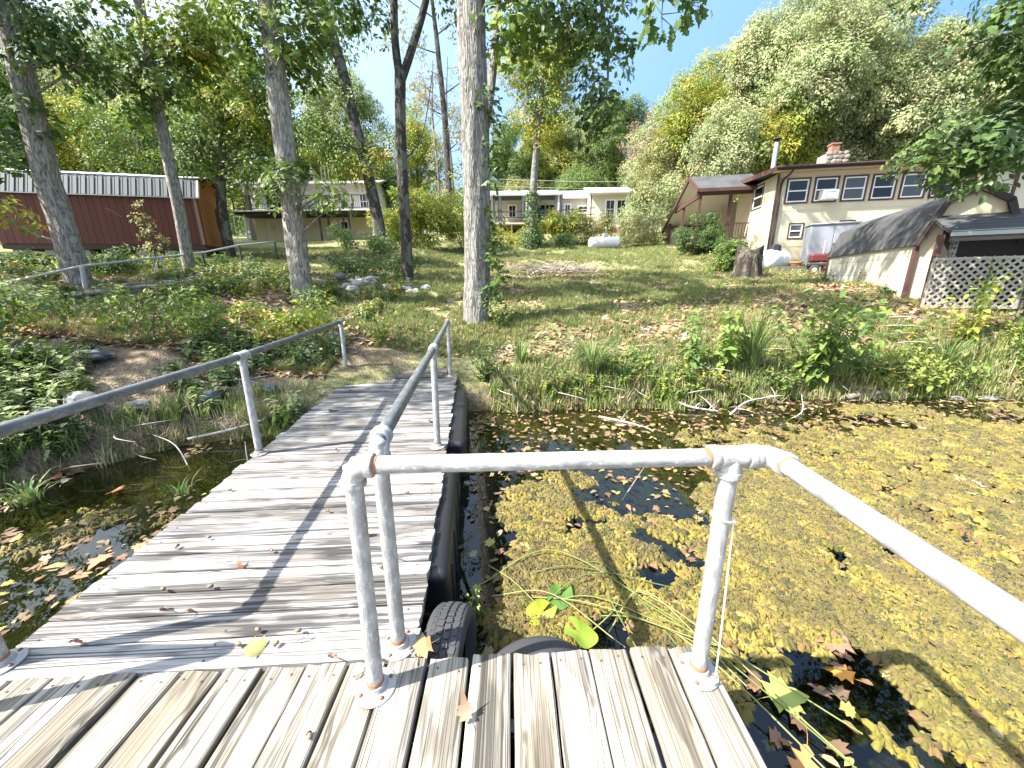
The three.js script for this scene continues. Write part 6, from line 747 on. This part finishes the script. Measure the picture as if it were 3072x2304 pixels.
const floatCols = [[0.30, 0.14, 0.07], [0.16, 0.06, 0.05], [0.2, 0.10, 0.08], [0.42, 0.27, 0.12], [0.42, 0.36, 0.09], [0.32, 0.15, 0.10], [0.24, 0.19, 0.10], [0.46, 0.37, 0.22], [0.18, 0.09, 0.06]];
const inPond = (x, z) => -z < shore(x) - 0.03 && !(z > -1.3 && x < 0.9) && !(x < -0.35 && x > -2.9 && x > wkL(z) - 0.1 && x < wkR(z) + 0.15);
for (const [g, n, s] of [[leafOnWater, 1900, 621], [leafOnWater2, 3000, 622]]) scatter('floating_leaves', g, deadMat, n, s, () => { const x = R(-6, 10), z = -R(0.0, 5.9); if (!inPond(x, z)) return null; const near = -z > shore(x) - 1.3; if (!near && rnd() > (x < -2 ? 0.75 : 0.6)) return null; if (x < -2 && fbm(x * 1.3, z * 1.3 + 2, 3) < 0.44) return null; return [x, WATER + R(0.006, 0.018), z, R(0.45, 1.0), mixc(pick(floatCols), [0.13, 0.10, 0.05], 0.5), R(-0.16, 0.16), R(0, 6.28), R(-0.16, 0.16)]; });
// the larger floating leaves one can pick out
function bigLeaf(label, group, x, y, z, L, col, kind = 'maple', ry = R(0, 6.28), tilt = 0.12, curl = 0.15, transm = 0.15) { const t = thing('fallen_leaf', label, 'leaf', [x, y, z], ry, group); const m = leafy(col, { transmission: transm }); const b = part('blade', leafGeo(kind, L, curl * R(0.8, 2.6)), m, t); part('stalk', sweep([[0, 0, 0], [-L * 0.25, 0.004, L * 0.03], [-L * 0.5, 0.002, L * 0.1]], [0.0018, 0.0014, 0.001], 5, 4, false), std(col.map((c) => c * 0.7), 0.8), t); t.rotation.set(R(-tilt, tilt), ry, R(-tilt, tilt), 'YXZ'); return t; }
rnd = rng(640);
for (const [l, x, z, L, c, kd] of [
  ['large reddish brown maple leaf floating right of the front post', 1.72, -1.70, 0.2, [0.34, 0.15, 0.09], 'maple'], ['dull brown wet leaf floating next to the large reddish one', 1.86, -1.62, 0.19, [0.26, 0.15, 0.10], 'maple'],
  ['dark maroon leaf floating beyond the large reddish one', 1.62, -1.83, 0.15, [0.16, 0.075, 0.07], 'maple'], ['bright orange leaf floating in the gap by the railing shadow', 1.72, -1.44, 0.13, [0.55, 0.24, 0.04], 'maple'],
  ['pale yellow leaf floating below the return rail', 2.6, -2.1, 0.16, [0.5, 0.44, 0.10], 'oval'], ['whitish curled leaf floating far out right', 4.57, -3.33, 0.2, [0.55, 0.47, 0.36], 'maple'],
  ['tan ragged leaf floating left of the front post', 1.02, -1.78, 0.15, [0.45, 0.33, 0.22], 'maple'], ['orange-brown leaf floating by the deck corner', 1.27, -1.16, 0.19, [0.50, 0.23, 0.08], 'oak'],
  ['yellow-green sunken leaf beside the front post foot', 1.24, -1.36, 0.2, [0.30, 0.34, 0.08], 'maple'], ['orange leaf floating behind the front rail', 0.8, -2.88, 0.15, [0.46, 0.22, 0.10], 'maple'],
  ['folded rusty leaf floating behind the right end of the front rail', 1.34, -2.75, 0.13, [0.44, 0.20, 0.10], 'maple'], ['yellow oak leaf floating under the middle of the front rail', 0.16, -2.45, 0.17, [0.48, 0.46, 0.12], 'oak'],
  ['pale lobed leaf floating near the pond weed stems', 0.28, -2.28, 0.13, [0.56, 0.52, 0.25], 'oak'], ['brown leaf floating far right near the water edge', 3.4, -4.8, 0.16, [0.40, 0.2, 0.14], 'maple'],
  ['pinkish leaf floating in the shallows near the driftwood', 1.5, -4.9, 0.17, [0.46, 0.27, 0.2], 'maple'], ['red leaf floating in the left water close to the walkway', -3.14, -2.45, 0.16, [0.46, 0.16, 0.09], 'maple'],
  ['orange leaf floating in the left water near the rocks', -4.0, -3.4, 0.17, [0.5, 0.22, 0.07], 'maple'], ['pale dry leaf floating at the far left', -4.75, -3.55, 0.17, [0.55, 0.44, 0.33], 'oval'],
  ['folded rusty leaf on the water at the far left edge', -5.1, -3.75, 0.2, [0.34, 0.1, 0.05], 'oval'], ['yellow leaf floating in the left water near the front', -3.2, -1.8, 0.15, [0.55, 0.47, 0.10], 'maple'],
  ['yellow-brown leaf floating tight against the left walkway edge', -2.75, -2.45, 0.13, [0.5, 0.38, 0.12], 'oak'], ['olive oval leaf floating in the left water', -3.45, -2.3, 0.14, [0.33, 0.32, 0.12], 'oval']]) bigLeaf(l, null, x, WATER + 0.016, z, L, c, kd);
// lily pads and trailing stems of pond weed
function lily(label, x, z, r, col, ry, tilt) { const s = [], n = 30; const pos = [0, 0, 0], idx = []; for (let i = 0; i <= n; i++) { const a = 0.25 + (i / n) * (6.283 - 0.5), q = r * (1 + 0.06 * Math.sin(a * 5) + 0.05 * Math.sin(a * 2 + 1)); for (const k of [0.5, 1]) pos.push(Math.cos(a) * q * k * 1.15, 0.012 * Math.sin(a * 3) * k * k + 0.01 * k, Math.sin(a) * q * k); } for (let i = 0; i < n; i++) { const a = 1 + i * 2; idx.push(0, a + 2, a, a, a + 2, a + 1, a + 2, a + 3, a + 1); } const t = thing('lily_pad', label, 'lily pad', [x, WATER + 0.035, z], ry); t.rotation.set(tilt, ry, tilt * 0.6, 'YXZ'); part('pad', geoFrom(pos, idx), leafy(col, { roughness: 0.5 }), t); part('stalk', sweep([[0, 0, 0], [-0.05, -0.05, 0.03], [-0.15, -0.12, 0.06]], 0.004, 5, 6, false), leafy([0.2, 0.25, 0.06]), t); return t; }
lily('round yellow-green lily pad right behind the smooth tyre', 0.37, -1.70, 0.085, [0.28, 0.40, 0.045], 2.4, 0.1); lily('torn bright yellow lily pad left of the round one', 0.155, -1.84, 0.08, [0.40, 0.44, 0.03], 0.6, 0.25); lily('darker green lily pad half under the stems', 0.29, -1.96, 0.085, [0.13, 0.26, 0.05], 1.2, 0.15);
{
  rnd = rng(651); const t = thing('pond_weed', 'tangle of long pale green stems trailing over the water behind the platform edge', 'water plant', [0, WATER, 0]); const m = [leafy([0.30, 0.34, 0.09]), leafy([0.38, 0.38, 0.14]), leafy([0.2, 0.27, 0.06])];
  const L = [[-0.25, -2.1, 0.25, -2.35, 1.0, -1.75], [-0.1, -2.0, 0.4, -1.9, 1.1, -1.6], [0.0, -1.75, 0.5, -2.1, 1.05, -2.05], [-0.2, -2.3, 0.0, -2.05, 0.25, -1.75], [-0.15, -2.0, 0.2, -1.95, 0.6, -1.6], [0.3, -2.2, 0.6, -2.25, 0.95, -1.5], [0.1, -1.9, 0.45, -1.95, 0.9, -1.75], [0.55, -1.75, 0.8, -1.95, 1.15, -1.4], [0.6, -2.0, 0.62, -1.7, 0.7, -1.4], [0.35, -1.85, 0.7, -1.8, 1.2, -1.5], [0.75, -2.1, 1.0, -1.75, 1.4, -1.1], [0.7, -2.05, 1.02, -1.65, 1.45, -1.0], [0.72, -1.95, 1.1, -1.6, 1.55, -1.2], [0.8, -1.9, 1.05, -1.45, 1.3, -1.0], [0.0, -2.15, 0.35, -2.2, 0.7, -2.15], [0.4, -1.7, 0.6, -1.85, 0.75, -2.1]];
  L.forEach(([x0, z0, x1, z1, x2, z2], i) => part('stem', sweep([[x0, R(-0.02, 0.02), z0], [x1, R(0.02, 0.09), z1], [x2, R(0.0, 0.05), z2]], [0.0045, 0.004, 0.0035], 6, 18, false), m[i % 3], t));
}
// ------------------------------------------------------------------ small things lying on the boards
rnd = rng(660);
for (const [l, x, z, L, c, kd, cu, ti, y] of [
  ['curled tan leaf standing on the platform boards in the foreground', -0.185, -0.985, 0.062, [0.36, 0.22, 0.14], 'maple', -0.9, 0.35, 0.02], ['crumpled brown leaf at the walkway corner above the upright tyre', -0.372, -1.285, 0.09, [0.30, 0.2, 0.09], 'maple', 0.8, 0.6, 0.02],
  ['yellow maple leaf lying on the first walkway planks', -1.17, -1.285, 0.1, [0.5, 0.44, 0.16], 'maple', 0.4, 0.25, 0.03], ['small pale yellow leaf in the middle of the walkway', -1.03, -2.11, 0.08, [0.56, 0.45, 0.2], 'maple', 0.3, 0.2, 0.025],
  ['small brown curled leaf beside the pale yellow one', -0.9, -2.04, 0.07, [0.42, 0.25, 0.09], 'oval', 0.8, 0.4, 0.03], ['tiny rust leaf upright on the walkway shade line', -1.58, -1.81, 0.06, [0.3, 0.12, 0.06], 'oak', 0.6, 0.6, 0.03],
  ['small curled leaf left of the pair on the near walkway', -1.72, -1.49, 0.055, [0.3, 0.16, 0.10], 'oval', 0.9, 0.4, 0.025], ['small curled leaf right of the pair on the near walkway', -1.6, -1.475, 0.055, [0.34, 0.2, 0.13], 'oval', 0.9, 0.4, 0.025],
  ['reddish crumpled leaf at the left end of the near walkway planks', -1.98, -1.31, 0.05, [0.32, 0.12, 0.09], 'maple', 0.8, 0.6, 0.03], ['whitish leaf lying on the far left part of the walkway', -2.24, -4.44, 0.13, [0.5, 0.44, 0.4], 'maple', 0.3, 0.2, 0.03],
  ['yellow-green leaf lying near the far end of the walkway', -2.45, -5.33, 0.12, [0.4, 0.4, 0.18], 'oval', 0.4, 0.2, 0.03], ['dark curled leaf by the middle right railing post', -0.95, -4.0, 0.08, [0.2, 0.13, 0.09], 'oval', 0.8, 0.4, 0.03], ['small tan leaf under the right walkway rail', -1.35, -3.1, 0.07, [0.36, 0.24, 0.16], 'oak', 0.6, 0.3, 0.03]]) bigLeaf(l, null, x, y + 0.004, z, L, c, kd, R(0, 6.28), ti, cu, 0.12);
const acornGeo = place(new THREE.SphereGeometry(0.009, 10, 8).scale(1.35, 1, 1), 0, 0.008, 0), capGeo = place(new THREE.SphereGeometry(0.0102, 10, 6, 0, 6.29, 0, 1.35), 0.007, 0.008, 0, 0, 0, -Math.PI / 2), acM = std([0.22, 0.14, 0.08], 0.5), acC = std([0.16, 0.11, 0.08], 0.9);
{ const a = thing('acorn', 'small brown acorn lying on the grey walkway planks', 'acorn', [-1.93, 0.013, -2.03], 0, 'acorns on the walkway'); part('nut', acornGeo, acM, a); part('cap', capGeo, acC, a);
  for (const [x, z] of [[-2.06, -1.95], [-1.19, -1.37], [-1.0, -1.36], [-1.23, -1.30], [-1.06, -1.30], [-0.8, -2.52], [-1.61, -1.63], [-1.45, -1.9], [-0.75, -1.75], [-1.3, -2.3], [-1.85, -1.62], [-2.2, -2.6], [-1.7, -3.3], [-1.1, -3.6], [-2.1, -3.9], [-1.5, -4.8], [-0.65, -1.6]]) copyOf(a, null, [x, 0.013, z], R(0, 6.28)); const d = copyOf(a, 'single acorn lying on the left foreground platform boards', [-0.735, 0.003, -0.95], 2.2); delete d.userData.group; }
for (const [l, x, z, L, ry] of [['thin twig lying along the walkway joint by the left front post', -0.62, -1.2, 0.13, 0.9], ['curly dark twig by the front right walkway flange', -0.44, -1.23, 0.08, 2.3], ['small black twig in the middle of the walkway, left of the rail', -1.55, -2.95, 0.13, 1.2], ['little forked twig on the near walkway planks', -0.95, -1.33, 0.07, 0.6], ['pale thin twig near the far end of the walkway', -2.1, -4.7, 0.2, -0.6], ['thin twig under the right rail of the walkway', -1.05, -4.3, 0.22, 0.4], ['short dark twig at the left near end of the walkway', -1.35, -1.28, 0.05, 0.2]]) { const t = thing('twig', l, 'twig', [x, z < -1.26 ? 0.018 : 0.008, z], ry); part('stem', sweep([[-L / 2, 0, 0], [0, 0.008, L * 0.1], [L / 2, 0.002, -L * 0.08]], [0.0028, 0.0024, 0.0012], 6, 10), stickMat[1], t); part('side_twig', sweep([[0, 0.008, L * 0.1], [L * 0.2, 0.014, L * 0.25]], [0.0018, 0.001], 5, 3), stickMat[1], t); }
one('bolt', merge([cyl(0.0085, 0.0085, 0.012, 0, 0.006, 0, 6), sweep([[0, 0.007, 0], [0.055, 0.006, 0.008]], 0.0035, 8, 3)]), rustBolt, 'rusty bolt lying at the joint between platform and walkway', 'bolt', [-0.8, 0.012, -1.245], -0.2);
renderer.render(scene, camera);
